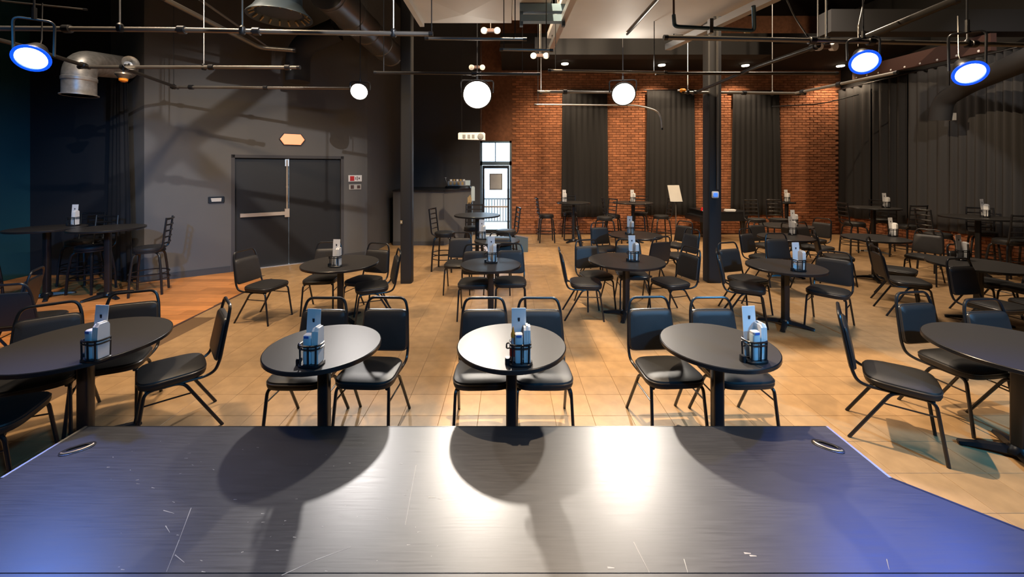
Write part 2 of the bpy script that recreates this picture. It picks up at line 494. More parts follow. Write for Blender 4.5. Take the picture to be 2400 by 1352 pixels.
def diag_nosing(a, b):
    u = (Vector(b)-Vector(a)).normalized(); n = Vector((u.y, -u.x))
    if n.y < 0: n = -n
    q = [Vector(a), Vector(b), Vector(b)+n*.012, Vector(a)+n*.012]
    MB().prism([(p.x, p.y) for p in q], ZS-.04, ZS+.001).build('diagonal_nosing', M['black_metal'], stg, False)
diag_nosing((XSR, YS2), (XSR+1.6, YS2-1.6)); diag_nosing((XSL-1.6, YS2-1.6), (XSL, YS2))
for px, py, a in ((182, 1052, 38), (1940, 1046, -38)):   # recessed lifting handles near the front corners
    p = P(px, py, ZS)
    h = thing('recessed_handle', 'oval recessed lifting handle in the %s front corner of the black stage' % ('left' if px < 1000 else 'right'), 'handle', (p.x, p.y, ZS), a, 'recessed handles in the stage deck')
    MB().superslab(.075, .040, [(1, .0002), (1, .003), (.9, .0045)], 2.6, 24).build('plate', M['pipe'], h)
    MB().tube([(.065*math.cos(t)-.0, .030*math.sin(t), .006) for t in [math.pi*(1.05+.9*i/12) for i in range(13)]], .005, 6).build('rim', M['steel'], h)
    MB().tube(arc([(-.045, .008, .006), (-.03, .012, .010), (.03, .012, .010), (.045, .008, .006)], .01), .0045, 6).build('grip', M['black_metal'], h)
# scratches are scuffs in the paint: thin pale flakes
rs = random.Random(11)
sc = MB()
def scratch(p, q, wd):
    a = P(*p, ZS); b = P(*q, ZS); u = (b-a); n = Vector((-u.y, u.x, 0)).normalized()*wd
    sc.add([a-n+Vector((0,0,.0004)), a+n+Vector((0,0,.0004)), b+n*.4+Vector((0,0,.0004)), b-n*.4+Vector((0,0,.0004))], [(0,1,2,3)])
for p, q in (((448,1190),(420,1265)), ((420,1265),(390,1340)), ((383,1196),(408,1203)), ((660,1348),(740,1312)), ((740,1312),(822,1282)), ((410,1300),(432,1318)), ((388,1232),(398,1248)), ((975,1090),(950,1230)), ((1603,1310),(1612,1342)), ((1485,1270),(1522,1342)), ((2078,1310),(2084,1335))):
    scratch(p, q, .0016)
for i in range(60):
    px, py = rs.uniform(250, 1050), rs.uniform(1030, 1340)
    scratch((px, py), (px+rs.uniform(-9, 9), py+rs.uniform(-2, 2)), rs.uniform(.0008, .0022))
for px, py in ((1752, 1296), (1765, 1302), (1432, 1330), (1012, 1165)): scratch((px-8, py), (px+8, py+1), .004)
o = sc.build('scuff_marks', mat('scuff', (.34, .33, .31), .6), stg, False); o['kind'] = 'stuff'

# columns ----------------------------------------------------------
c1 = struct(MB().superslab(.098, .098, [(1, 0), (1, 6.6)], 7, 24, c=(-1.77, 7.03, 0)).build('column_left', M['column'])); 
c2 = struct(MB().superslab(.118, .118, [(1, 0), (1, 6.6)], 7, 24, c=(3.57, 7.08, 0)).build('column_right', M['column']))
MB().tube([(3.60, 6.945, 1.62), (3.60, 6.945, 6.2)], .018, 8).build('conduit', M['pipe_grey'], c2)
t = thing('sensor_box', 'white-framed blue sensor box on the right black column', 'sensor', (3.552, 6.94, 1.53))
MB().superslab(.058, .058, [(1, 0), (1, .018), (.93, .022)], 6, 20).build('plate', M['white'], t).rotation_euler = (R(90), 0, 0)
MB().superslab(.036, .036, [(1, .02), (.9, .032)], 6, 20).build('indicator', M['led'], t).rotation_euler = (R(90), 0, 0)
t = thing('wall_switch', 'tiny pale switch on the left black column', 'switch', (-1.84, 6.928, 1.06))
MB().box(-.018, .018, -.012, 0, -.03, .03).build('plate', M['cork'], t, False); MB().box(-.006, .006, -.02, -.012, -.012, .012).build('toggle', M['white'], t, False)

# double door in the angled wall ----------------------------------------------------------
dr = thing('door_1', 'black double door with a steel push bar in the angled grey wall', 'door', (0,0,0)); dr['kind'] = 'structure'
del dr['category']
fr = MB(); wseg(fr, 0, .06, 0, ZD, -.0, -.2); wseg(fr, T1_-.06, T1_, 0, ZD, 0, -.2); wseg(fr, 0, T1_, ZD-.06, ZD, 0, -.2)
fr.build('door_frame', M['wall_dark'], dr, False)
tm_ = WT(674)+.03
for a, b in ((.06, tm_), (tm_+.006, T1_-.06)):
    m = MB(); wseg(m, a, b, .012, ZD-.06, -.10, -.16); m.build('door_leaf', M['door'], dr, False)
m = MB(); wseg(m, .06, T1_-.06, 0, .012, -.02, -.18); m.build('threshold', M['alu'], dr, False)
zb = Z(500, 8.25)
m = MB(); wseg(m, WT(563), WT(676), zb-.035, zb+.035, -.035, -.06); wseg(m, WT(563), WT(572), zb-.035, zb+.035, -.06, -.10); wseg(m, WT(660), WT(676), zb-.035, zb+.035, -.06, -.10)
m.build('push_bar', M['steel'], dr, False)
m = MB(); wseg(m, WT(668), WT(679), zb-.08, zb+.09, -.03, -.10); m.build('latch_box', M['steel'], dr, False)
m = MB(); a = WX(WT(673.5), -.06); m.tube([(a.x, a.y, zb+.08), (a.x, a.y, ZD-.09)], .016, 8); m.lathe([(.02, zb+.52), (.02, zb+.56)], 10, (a.x, a.y)); m.build('vertical_rod', M['steel'], dr)
m = MB(); wseg(m, WT(669), WT(678), ZD-.22, ZD-.08, -.06, -.10); m.build('top_latch', M['alu'], dr, False)
wang = math.degrees(math.atan2(WU.y, WU.x))
def on_wall(px, py, off=.001):
    p = WX(WT(px), off); return (p.x, p.y, Z(py, p.y))
# exit sign: glowing hexagonal orange lamp
t = thing('exit_sign', 'glowing orange six-sided sign lamp above the black double door', 'sign', on_wall(685, 327), wang)
hexq = [(-.24, 0), (-.16, .12), (.16, .12), (.24, 0), (.16, -.12), (-.16, -.12)]
def plate(q, y0, y1): return MB().rings([[(x*k, y, z*k) for x, z in q] for y, k in ((y0, 1), (y1+.008, 1), (y1, .95))])
plate(hexq, 0, -.03).build('housing', M['black_metal'], t, False)
plate([(x*.93, z*.9) for x, z in hexq], -.03, -.06).build('lit_face', M['exit'], t, False)
t = thing('thermostat', 'small black wall thermostat with a white display left of the double door', 'thermostat', on_wall(507, 468), wang)
plate([(-.125,.05),(-.11,.06),(.11,.06),(.125,.05),(.125,-.05),(.11,-.06),(-.11,-.06),(-.125,-.05)], 0, -.03).build('housing', M['black_metal'], t, False)
plate([(-.085,.034),(.085,.034),(.078,-.034),(-.072,-.034)], -.03, -.036).build('display', M['offwhite'], t, False)
t = thing('fire_alarm', 'white alarm plate with a red square right of the double door', 'alarm', on_wall(832, 418), wang)
rect = lambda w, h, x=0, z=0: [(x-w,z+h),(x+w,z+h),(x+w,z-h),(x-w,z-h)]
plate(rect(.145, .072), 0, -.03).build('housing', M['white'], t, False)
plate(rect(.042, .052, -.07), -.03, -.05).build('pull_station', M['red'], t, False)
for xx, ww, hh in ((.005, .006, .03), (.04, .008, .045), (.085, .012, .02)): plate(rect(ww, hh, xx), -.03, -.034).build('mark', M['beam'], t, False)
t = thing('wall_plate', 'small pale plate with two dark panels below the alarm plate', 'plate', on_wall(832, 438), wang)
plate(rect(.13, .058), 0, -.02).build('housing', M['offwhite'], t, False)
plate(rect(.035, .042, -.065), -.02, -.026).build('dark_panel', M['beam'], t, False); plate(rect(.034, .036, .075), -.02, -.026).build('dark_panel', M['beam'], t, False)

# glass door at the back ----------------------------------------------------------
gd = thing('door_2', 'glass door with a two-pane transom letting in daylight at the back', 'door', (0,0,0)); gd['kind'] = 'structure'; del gd['category']
x0, x1 = -.86, .09
m = MB(); m.box(x0, x0+.06, DB+.02, DB+.12, 0, 2.82); m.box(x1-.06, x1, DB+.02, DB+.12, 0, 2.82); m.box(x0, x1, DB+.02, DB+.12, 2.76, 2.82); m.box(x0, x1, DB+.02, DB+.12, 2.08, 2.2)
m.build('door_frame', M['bluegrey'], gd, False)
m = MB(); m.box(-.415, -.385, DB+.03, DB+.1, 2.2, 2.76); m.build('mullion', M['bluegrey'], gd, False)
MB().box(x0+.06, -.415, DB+.055, DB+.065, 2.2, 2.76).build('pane', M['glass'], gd, False)
MB().box(-.385, x1-.06, DB+.055, DB+.065, 2.2, 2.76).build('pane', M['glass'], gd, False)
m = MB(); m.box(x0+.065, x0+.13, DB+.04, DB+.09, .01, 2.075); m.box(x1-.13, x1-.065, DB+.04, DB+.09, .01, 2.075); m.box(x0+.13, x1-.13, DB+.04, DB+.09, 1.98, 2.075); m.box(x0+.13, x1-.13, DB+.04, DB+.09, .01, .13)
m.build('door_leaf', M['black_metal'], gd, False)
MB().box(x0+.13, x1-.13, DB+.06, DB+.07, .13, 1.98).build('pane', M['glass'], gd, False)
MB().box(x0+.13, x1-.13, DB+.0, DB+.03, .80, .85).build('push_bar', M['steel'], gd, False)
t = thing('door_notice', 'square grey notice taped to the glass of the back door', 'notice', (-.385, DB+.045, 1.58))
MB().box(-.20, .20, 0, .006, -.25, .25).build('sheet', M['sign_grey'], t, False); MB().box(-.16, .16, -.002, 0, -.21, .21).build('print', M['concrete'], t, False)
# outside
struct(MB().box(-12, 12, DB+.3, 40, -.15, -.03).build('pavement', M['concrete'], None, False))
rl = thing('porch_railing', 'grey slatted porch railing seen through the glass door', 'railing', (0, DB+2.2, -.03))
MB().box(-1.6, 1.6, -.03, .03, .90, .96).build('rail', M['wood_lt'], rl, False); MB().box(-1.6, 1.6, -.02, .02, .10, .15).build('rail', M['wood_lt'], rl, False)
sl = MB().box(-.02, .02, -.012, .012, .15, .90).mesh('slat', M['wood_lt'])
for i in range(31):
    o = bpy.data.objects.new('slat', sl); C.objects.link(o); o.parent = rl; o.location = (-1.5+i*.1, 0, 0)
for xx in (-1.55, 1.55): MB().box(xx-.045, xx+.045, -.045, .045, 0, 1.05).build('post', M['wood_lt'], rl, False)

# ---------------------------------------------------------------- curtains
def curtain(name, a, b, z0, z1, n, amp, m, label, top=1.0, seed=0, group=None, cat='curtain'):
    """pleated hanging cloth between plan points a and b; top < 1 gathers the head"""
    r_ = random.Random(seed); a = Vector((*a, 0)); b = Vector((*b, 0)); u = b-a; L = u.length; u.normalize(); nn = Vector((u.y, -u.x, 0))
    if nn.y > 0 and abs(nn.y) > .2: nn = -nn
    if abs(nn.y) <= .2 and nn.x > 0: nn = -nn
    cols = n*8; zs = [0, .1, .4, .7, .93, 1.0]
    ph = [r_.uniform(.7, 1.3) for _ in range(n+1)]
    vs = []; fs = []
    for zi, t in enumerate(zs):
        k = 1+(top-1)*t
        for i in range(cols+1):
            s = i/cols; p = s*n; w = ph[int(min(p, n))]
            off = amp*w*(math.sin(p*2*math.pi)*.8+.25*math.sin(p*2.7+seed))*(1-.35*t)
            q = a+u*(L/2+(s-.5)*L*k)+nn*(off+amp)
            vs.append((q.x, q.y, z0+(z1-z0)*t+(.01*math.sin(p*3+seed) if zi == 0 else 0)))
    c1_ = cols+1
    for zi in range(len(zs)-1):
        for i in range(cols): fs.append((zi*c1_+i, zi*c1_+i+1, (zi+1)*c1_+i+1, (zi+1)*c1_+i))
    t = thing(name, label, cat, (0,0,0), 0, group)
    mb = MB(); mb.v = vs; mb.f = fs
    me = mb.mesh('drape', m, True)
    me.set_sharp_from_angle(angle=R(180))
    o = bpy.data.objects.new('drape', me); C.objects.link(o); o.parent = t
    so = o.modifiers.new('thickness', 'SOLIDIFY'); so.thickness = .006
    p0 = a+nn*amp; p1 = b+nn*amp
    MB().tube([(p0.x-u.x*.04, p0.y-u.y*.04, z1+.02), (p1.x+u.x*.04, p1.y+u.y*.04, z1+.02)], .016, 8).build('curtain_rod', M['black_metal'], t)
    return t
yb = DB-.07
curtain('curtain', (1.58, yb), (3.00, yb), .52, 4.32, 8, .022, M['curtain'], 'black pleated curtain on the brick wall behind the leftmost back bar table', .95, 1, 'curtains along the brick back wall')
curtain('curtain', (4.10, yb), (5.63, yb), .58, 4.32, 9, .022, M['curtain'], 'black pleated curtain on the brick wall behind the music stand', .93, 2, 'curtains along the brick back wall')
curtain('curtain', (6.66, yb), (8.20, yb), .58, 4.28, 9, .022, M['curtain'], 'black pleated curtain on the brick wall right of the black column', .90, 3, 'curtains along the brick back wall')
ys = [12.12, 11.0, 10.0, 9.05, 8.35, 7.75, 6.6]
lab = ['nearest the brick corner', 'second from the brick corner', 'third from the brick corner', 'fourth from the brick corner', 'with two deep dark folds below the black duct', 'last at the right edge of the picture']
for i in range(6):
    curtain('curtain', (XR-.07, ys[i]), (XR-.07, ys[i+1]+.03), .57, 4.32, 4 if i < 5 else 6, .062, M['curtain'] if i < 2 else M['curtain_lit'], 'black drape on the right wall, '+lab[i], 1.0, 10+i, 'drapes along the right wall')
a = X(264, 7.2); 
curtain('curtain', (-7.25, 7.30), (-6.42, 6.92), .03, 3.85, 5, .03, M['curtain'], 'narrow black drape on the left wall beside the barstool table', .55, 31)

# ---------------------------------------------------------------- seating prototypes
def make_chair():
    t = thing('stacking_chair', '', 'chair', (0,0,0), 0, 'black vinyl stacking chairs')
    seat = MB().superslab(.212, .205, [(.86, .405), (.97, .412), (1, .430), (1, .450), (.965, .466), (.86, .476), (.5, .482)], 4.2, 32, .05, (0, -.015, 0)).build('seat', M['vinyl'], t)
    pts = []
    for j in range(32):
        q = 2*math.pi*j/32
        x = math.copysign(abs(math.cos(q))**(2/4.2), math.cos(q)); y = math.copysign(abs(math.sin(q))**(2/4.2), math.sin(q))
        pts.append((x*.209*(1-.05*y), -.015+y*.202, .452))
    MB().tube(pts, .0055, 5, True).build('piping', M['piping'], seat)
    # padded back, leaning
    def bk(x, z, off=0):            # point on the leaning back plane
        return (x, .262+(z-.5)*.19-off, z)
    rs = []
    for th, k in ((-.014, .90), (-.012, .985), (.006, 1), (.022, .985), (.030, .93), (.034, .6)):
        ring = []
        for j in range(28):
            q = 2*math.pi*j/28
            x = math.copysign(abs(math.cos(q))**(2/9), math.cos(q)); z = math.copysign(abs(math.sin(q))**(2/9), math.sin(q))
            hw = .198-.018*(z+1)/2
            ring.append(bk(x*(hw-(1-k)*.12), .645+z*(.158-(1-k)*.12), th))
        rs.append(ring)
    back = MB().rings(rs).build('backrest', M['vinyl_back'], t)
    pp = []
    for j in range(28):
        q = 2*math.pi*j/28
        x = math.copysign(abs(math.cos(q))**(2/9), math.cos(q)); z = math.copysign(abs(math.sin(q))**(2/9), math.sin(q))
        pp.append(bk(x*(.197-.018*(z+1)/2), .645+z*.157, .016))
    MB().tube(pp, .005, 5, True).build('piping', M['piping'], back)
    pr = [(s*.178, -.16, .398) for s in (-1,)]
    def side(s): return [(s*.175, -.17, .400), (s*.185, .17, .400), (s*.197, .232, .425), (s*.199, .262, .50), bk(s*.178, .80), bk(s*.150, .892)]
    MB().tube(arc(side(-1)+side(1)[::-1], .075, 6), .0115, 8).build('back_frame', M['black_metal'], t)
    for s in (-1, 1):
        MB().tube(arc([(s*.165, -.10, .398), (s*.192, -.172, .398), (s*.207, -.228, .0)], .05), .0115, 8).build('leg', M['black_metal'], t)
        MB().tube(arc([(s*.165, -.04, .398), (s*.192, .045, .398), (s*.207, .278, .0)], .05), .0115, 8).build('leg', M['black_metal'], t)
        MB().tube([(s*.195, .10, .31), (s*.196, -.184, .31)], .006, 6).build('side_stretcher', M['black_metal'], t)
    return t
CH = make_chair(); ch_used = False
def chair(x, y, f, label):
    global ch_used
    if not ch_used:
        ch_used = True; dup_src = CH
        _TREES[CH.name] = [(c, KIDS(c)) for c in KIDS(CH)]
        CH.location = (x, y, 0); CH.rotation_euler = (0,0,R(f)); CH['label'] = label; return CH
    return dup(CH, (x, y, 0), f, label)
def chair_arch(px, py, f, label, dx=0, dy=0):
    """place a chair from where the top of its back frame is seen"""
    d = F*(EYE-.892)/(py-HY); x = X(px, d); q = R(f)
    ox, oy = -math.sin(q)*.336, math.cos(q)*.336     # the frame top lies .336 behind the seat centre
    return chair(x-ox+dx, d-oy+dy, f, label)

def make_table(h, Dm):
    t = thing('cafe_table' if h < 1 else 'bar_table', '', 'table', (0,0,0), 0, 'round black cafe tables' if h < 1 else 'tall black bar tables')
    r = Dm/2
    MB().lathe([(r-.012, h-.030), (r-.004, h-.027), (r-.004, h-.003), (r-.006, h)], 56).build('tabletop', M['laminate'], t)
    MB().rings([[(rr_*math.cos(2*math.pi*j/56), rr_*math.sin(2*math.pi*j/56), z) for j in range(56)] for rr_, z in ((r-.003, h-.029), (r, h-.026), (r, h-.004), (r-.003, h-.001))], True, True).build('edge_band', M['edge'], t)
    MB().lathe([(.12, h-.045), (.12, h-.032)], 20).build('mounting_plate', M['black_metal'], t)
    MB().superslab(.038, .038, [(1, .06), (1, h-.04)], 5, 20).build('post', M['black_metal'], t)
    MB().lathe([(.075, .035), (.07, .06), (.045, .085)], 16).build('hub', M['black_metal'], t)
    L = .30 if h < 1 else .31
    for k in range(4):
        q = math.pi/4+k*math.pi/2; c, s = math.cos(q), math.sin(q)
        m = MB(); rs = []
        for d, hw, z0, z1 in ((.03, .032, .028, .072), (.16, .030, .022, .055), (L-.05, .026, .012, .036), (L-.01, .030, .008, .028), (L, .024, .010, .024)):
            rs.append([(d*c-s*hw, d*s+c*hw, z0), (d*c+s*hw, d*s-c*hw, z0), (d*c+s*hw*.7, d*s-c*hw*.7, z1), (d*c-s*hw*.7, d*s+c*hw*.7, z1)])
        m.rings(rs); m.lathe([(.018, 0), (.018, .012)], 10, ((L-.03)*c, (L-.03)*s)); m.build('foot', M['black_metal'], t)
    return t
tproto = {}
def table(x, y, Dm, label, h=.75, rot=0):
    k = (round(h, 2), round(Dm, 2))
    if k not in tproto:
        t = make_table(h, Dm); tproto[k] = t; _TREES[t.name] = [(c, KIDS(c)) for c in KIDS(t)]
        t.location = (x, y, 0); t.rotation_euler = (0,0,R(rot)); t['label'] = label; return t
    return dup(tproto[k], (x, y, 0), rot, label)

# caddies and what stands in them ----------------------------------------------------------
def make_caddy():
    t = thing('table_caddy', '', 'caddy', (0,0,0), 0, 'black table caddies')
    MB().superslab(.075, .058, [(.95, 0), (1, .004), (1, .012), (.93, .018)], 3.2, 28).build('base', M['black_metal'], t)
    def loop(hx, hy, z, e=3.2): return [(math.copysign(abs(math.cos(q))**(2/e), math.cos(q))*hx, math.copysign(abs(math.sin(q))**(2/e), math.sin(q))*hy, z) for q in [2*math.pi*j/28 for j in range(28)]]
    rg = MB().tube(loop(.066, .052, .135), .006, 6, True).tube(loop(.067, .053, .115), .005, 6, True).build('ring', M['black_metal'], t)
    for sx, sy in ((-1,-1), (1,-1), (1,1), (-1,1), (.1, -1.18)): MB().tube([(sx*.050, sy*.042, .012), (sx*.052, sy*.044, .137)], .0055, 6).build('upright', M['black_metal'], t)
    MB().tube(arc([(-.062, 0, .13), (-.088, 0, .13), (-.088, 0, .095), (-.064, 0, .10)], .02), .005, 6).build('handle', M['black_metal'], t)
    MB().superslab(.016, .022, [(1, 0), (1, .03), (.8, .04)], 3, 16, 0, (-.082, 0, 0)).build('side_foot', M['black_metal'], t)
    return t
def make_card():
    t = thing('menu_card', '', 'card', (0,0,0), 0, 'menu cards standing in the caddies')
    m = MB(); rs = []
    for z, y in ((.02, -.006), (.20, .006), (.335, .018)): rs.append([(-.046, y, z), (.046, y, z), (.046, y+.0025, z), (-.046, y+.0025, z)])
    m.rings(rs).build('sheet', M['paper'], t, False)
    m = MB(); 
    for zz, hw, hh in ((.268, .007, .008), (.256, .006, .003)): m.box(-hw, hw, .0085, .0098+.001, zz-hh, zz+hh)
    m.build('printed_mark', M['ink'], t, False)
    return t
def make_napkins():
    t = thing('napkin_stack', '', 'napkins', (0,0,0), 0, 'white napkin stacks in the caddies')
    for i, (dx, hh) in enumerate(((-.014, .235), (0, .245), (.014, .238))):
        m = MB(); rs = []
        for z, k, dy in ((.02, .9, 0), (.15, 1, 0), (.22, .95, .002), (hh, .65, .004)):
            rs.append([(dx-.0065, -.036*k+dy, z), (dx+.0065, -.036*k+dy, z), (dx+.0065, .036*k+dy, z), (dx-.0065, .036*k+dy, z)])
        m.rings(rs).build('napkin', M['white'], t, False)
    return t
def make_canister():
    t = thing('sugar_canister', '', 'canister', (0,0,0), 0, 'sugar canisters in the front caddies')
    MB().superslab(.026, .024, [(.9, .019), (1, .026), (1, .175), (.95, .18)], 4, 20).build('body', M['canister'], t)
    MB().superslab(.024, .022, [(1, .18), (1, .195), (.8, .20)], 4, 20).build('packets', M['paper'], t)
    MB().box(-.016, .016, -.0255, -.0245, .18, .195).build('label_band', M['blue_plastic'], t, False)
    return t
def make_bottle():
    t = thing('sauce_bottle', '', 'bottle', (0,0,0), 0, 'sauce bottles in the front caddies')
    MB().lathe([(.018, .019), (.022, .024), (.022, .12), (.012, .155), (.012, .17)], 16).build('body', mat('pink_plastic', (.62, .42, .42), .35), t)
    MB().lathe([(.0225, .05), (.0228, .052), (.0228, .10), (.0225, .102)], 16).build('label_band', M['red'], t)
    MB().lathe([(.014, .165), (.014, .185), (.005, .215), (.003, .23)], 14).build('cap', M['orange'], t)
    return t
PRO = {}
def put(kind, maker, loc, rot, label):
    if kind not in PRO:
        t = maker(); PRO[kind] = t; _TREES[t.name] = [(c, KIDS(c)) for c in KIDS(t)]
        t.location = loc; t.rotation_euler = (0,0,R(rot)); t['label'] = label; return t
    return dup(PRO[kind], loc, rot, label)
def caddy_set(x, y, z, where, rot=0, front=False, bottle=False, lean=0):
    z += .0004
    q = R(rot); c, s = math.cos(q), math.sin(q)
    L = lambda a, b: (x+a*c-b*s, y+a*s+b*c, z)
    put('caddy', make_caddy, (x, y, z), rot, 'black wire caddy on '+where)
    put('card', make_card, L(-.008, .024), rot+lean, 'white menu card in caddy on '+where)
    put('napkin', make_napkins, L(.040, -.002), rot, 'white napkins in caddy on '+where)
    if front:
        put('canister', make_canister, L(-.012, -.018), rot, 'blue-lit white sugar canister in caddy on '+where)
    if bottle:
        put('bottle', make_bottle, L(-.046, .004), rot, 'pink sauce bottle with orange cap in caddy on '+where)

# ================================================================ FRONT ROW
TN = {}
def tb(k, x, y, Dm, label, where, h=.75, rot=0): TN[k] = where; return table(x, y, Dm, 'round black cafe table, '+label if h < 1 else 'tall round black bar table, '+label, h, rot)
tb('T0', -3.02, 2.88, .96, 'partly cut off by the left edge beside the stage', 'the front table at the left edge', rot=10)
tb('T1', -1.285, 2.81, .76, 'second from the left along the stage front', 'the front table second from the left', rot=5)
tb('T2', .02, 2.83, .76, 'centred along the stage front', 'the centre front table')
tb('T3', 1.47, 2.84, .76, 'right of centre along the stage front, bluish top', 'the front table right of centre', rot=-4)
tb('T4', 3.50, 2.76, .96, 'cut off by the right edge with bare top beside the stage', 'the front table at the right edge', rot=15)
caddy_set(-2.66, 2.60, .75, TN['T0'], -8, True, lean=4)
caddy_set(-1.235, 2.53, .75, TN['T1'], -4, True, lean=-3)
caddy_set(.075, 2.545, .75, TN['T2'], 2, True, True)
caddy_set(1.575, 2.585, .75, TN['T3'], 8, True)
chair_arch(765, 698, 0, 'black vinyl chair tucked behind the second front table, left of its caddy')
chair_arch(908, 697, -3, 'black vinyl chair with glossy seat right of the second front table')
chair_arch(1135, 698, 2, 'black vinyl chair half hidden behind the centre front table, on its left')
chair_arch(1263, 698, 0, 'black vinyl chair half hidden behind the centre front table, on its right')
chair_arch(1519, 696, 4, 'black vinyl chair left of the front table right of centre, seat fully seen')
chair_arch(1664, 697, 2, 'black vinyl chair hidden behind the front table right of centre')
chair_arch(2136, 685, 8, 'black vinyl chair with blue-lit back left behind the right edge front table')
chair_arch(2300, 702, 4, 'black vinyl chair with bright blue back behind the right edge front table top')
chair(2.86, 2.97, 52, 'black vinyl chair seen from its side between the stage corner and the right edge table')
chair(-2.56, 3.09, -48, 'black vinyl chair turned sideways on the right of the left edge front table')
chair_arch(314, 684, 24, 'black vinyl chair behind the left edge front table, nearest the bar stool')
chair_arch(118, 713, 38, 'black vinyl chair behind the left edge front table, back left of its caddy')
chair(-3.22, 2.50, 112, 'black vinyl chair in the lower left corner under the left edge front table')
chair_arch(8, 668, 200, 'black vinyl chair with brown-lit rear cut off by the left edge')
chair_arch(88, 630, -58, 'black vinyl chair leaning sideways in front of the left bar table')

# ================================================================ SECOND ROW
tb('T5', -2.2, 5.28, .96, 'in front of the double door', 'the table before the double door', rot=12)
tb('T6', -.23, 5.2, .78, 'second row between the left column and the aisle, blue-lit top', 'the small second row table in the centre', rot=8)
tb('T7', 1.58, 5.42, 1.0, 'second row left of the right column', 'the table left of the right column', rot=20)
tb('T8', 3.50, 5.1, .88, 'second row right of the right column', 'the table right of the right column', rot=5)
tb('T9', 6.06, 5.2, .98, 'second row at the right edge', 'the second row table at the right edge', rot=3)
caddy_set(-2.17, 5.06, .75, TN['T5'], -5); caddy_set(-.22, 5.28, .75, TN['T6'], 0); caddy_set(1.66, 5.36, .75, TN['T7'], 4)
caddy_set(3.49, 4.85, .75, TN['T8'], 5); caddy_set(6.10, 5.42, .75, TN['T9'], 8)
chair(-3.20, 5.31, 78, 'black vinyl chair standing alone before the double door, turned right')
chair_arch(772, 567, 8, 'black vinyl chair behind the table before the double door, on its left')
chair_arch(888, 570, -15, 'black vinyl chair behind the table before the double door, near the left column')
chair(-1.77, 5.26, -68, 'black vinyl chair turned left between the double door table and the left column')
chair_arch(1117, 573, 0, 'black vinyl chair behind the small centre table, on its left')
chair_arch(1196, 571, 0, 'black vinyl chair behind the small centre table, on its right')
chair(1.02, 5.43, 86, 'black vinyl chair turned right, left side of the table before the right column')
chair(2.20, 5.45, -72, 'black vinyl chair with blue back turned left beside the right column')
chair(1.25, 5.82, 12, 'black vinyl chair behind the table left of the right column, back left')
chair(1.80, 5.88, -6, 'black vinyl chair tucked straight behind the table left of the right column')
chair(3.08, 5.24, 62, 'black vinyl chair turned right just right of the right column foot')
chair(3.30, 5.60, 16, 'black vinyl chair behind the table right of the right column')
chair(4.02, 5.06, -48, 'black vinyl chair with blue back turned left at the table right of the right column')
chair(5.42, 5.50, 66, 'black vinyl chair turned right at the left side of the second row right edge table')
chair_arch(2244, 606, 8, 'black vinyl chair with brown-lit back standing before the second row right edge table')
chair_arch(2240, 572, 10, 'black vinyl chair behind the second row right edge table, under its napkins')
chair(6.62, 5.12, -80, 'black vinyl chair at the right edge above the front right chairs, farther one')
chair(6.02, 4.52, 178, 'black vinyl chair at the right edge with back to the stage, nearer one')

# ================================================================ THIRD ROW AND BACK
tb('T11', -.20, 6.95, .78, 'third row in the centre, white with door light', 'the third row centre table')
tb('T12', 2.36, 7.5, .96, 'third row left of the music stand', 'the third row table left of the music stand', rot=10)
tb('T14', 5.02, 7.3, .9, 'third row right of the right column', 'the third row table right of the right column', rot=30)
tb('T10', 6.54, 7.2, .96, 'third row before the far drapes', 'the third row table before the drapes', rot=15)
tb('T13', 6.02, 8.75, 1.0, 'fourth row before the broad brick pier', 'the fourth row table before the brick pier')
caddy_set(-.46, 7.02, .75, TN['T11'], 0); caddy_set(2.28, 7.55, .75, TN['T12'], -10); caddy_set(5.28, 7.5, .75, TN['T14'], 20)
caddy_set(6.98, 7.32, .75, TN['T10'], 10); caddy_set(6.16, 8.7, .75, TN['T13'], 0)
chair_arch(1080, 545, 0, 'black vinyl chair behind the third row centre table, on its left')
chair_arch(1172, 545, -4, 'black vinyl chair behind the third row centre table, on its right')
chair_arch(1352, 530, 78, 'black vinyl chair turned right at the left of the table by the music stand')
chair_arch(1403, 522, 15, 'black vinyl chair behind the table by the music stand, nearest the back bar table')
chair(2.32, 6.72, -160, 'black vinyl chair with its rear to us before the table by the music stand')
chair(2.98, 7.12, -72, 'black vinyl chair with blue edge turned left beside the table by the music stand')
chair_arch(1606, 519, -58, 'black vinyl chair turned left below the foot of the music stand')
chair_arch(1745, 536, 28, 'black vinyl chair just right of the right column in the third row')
chair_arch(1817, 547, 0, 'black vinyl chair facing us before the third row table right of the right column')
chair(5.85, 8.02, 100, 'black vinyl chair in the middle of the right tables, seat turned right')
chair_arch(1928, 512, -66, 'black vinyl chair turned left against the broad brick pier')
chair_arch(1770, 517, 10, 'black vinyl chair behind the fourth row table, near the piano')
chair(6.02, 7.85, 20, 'black vinyl chair left of the table before the drapes, farther one')
chair(5.72, 7.02, 62, 'black vinyl chair left of the table before the drapes, nearer one with long seat')
chair(5.88, 6.10, 42, 'black vinyl chair with its back to the table before the drapes, in the right aisle')
chair(7.22, 7.02, -58, 'black vinyl chair turned left at the right of the table before the drapes')

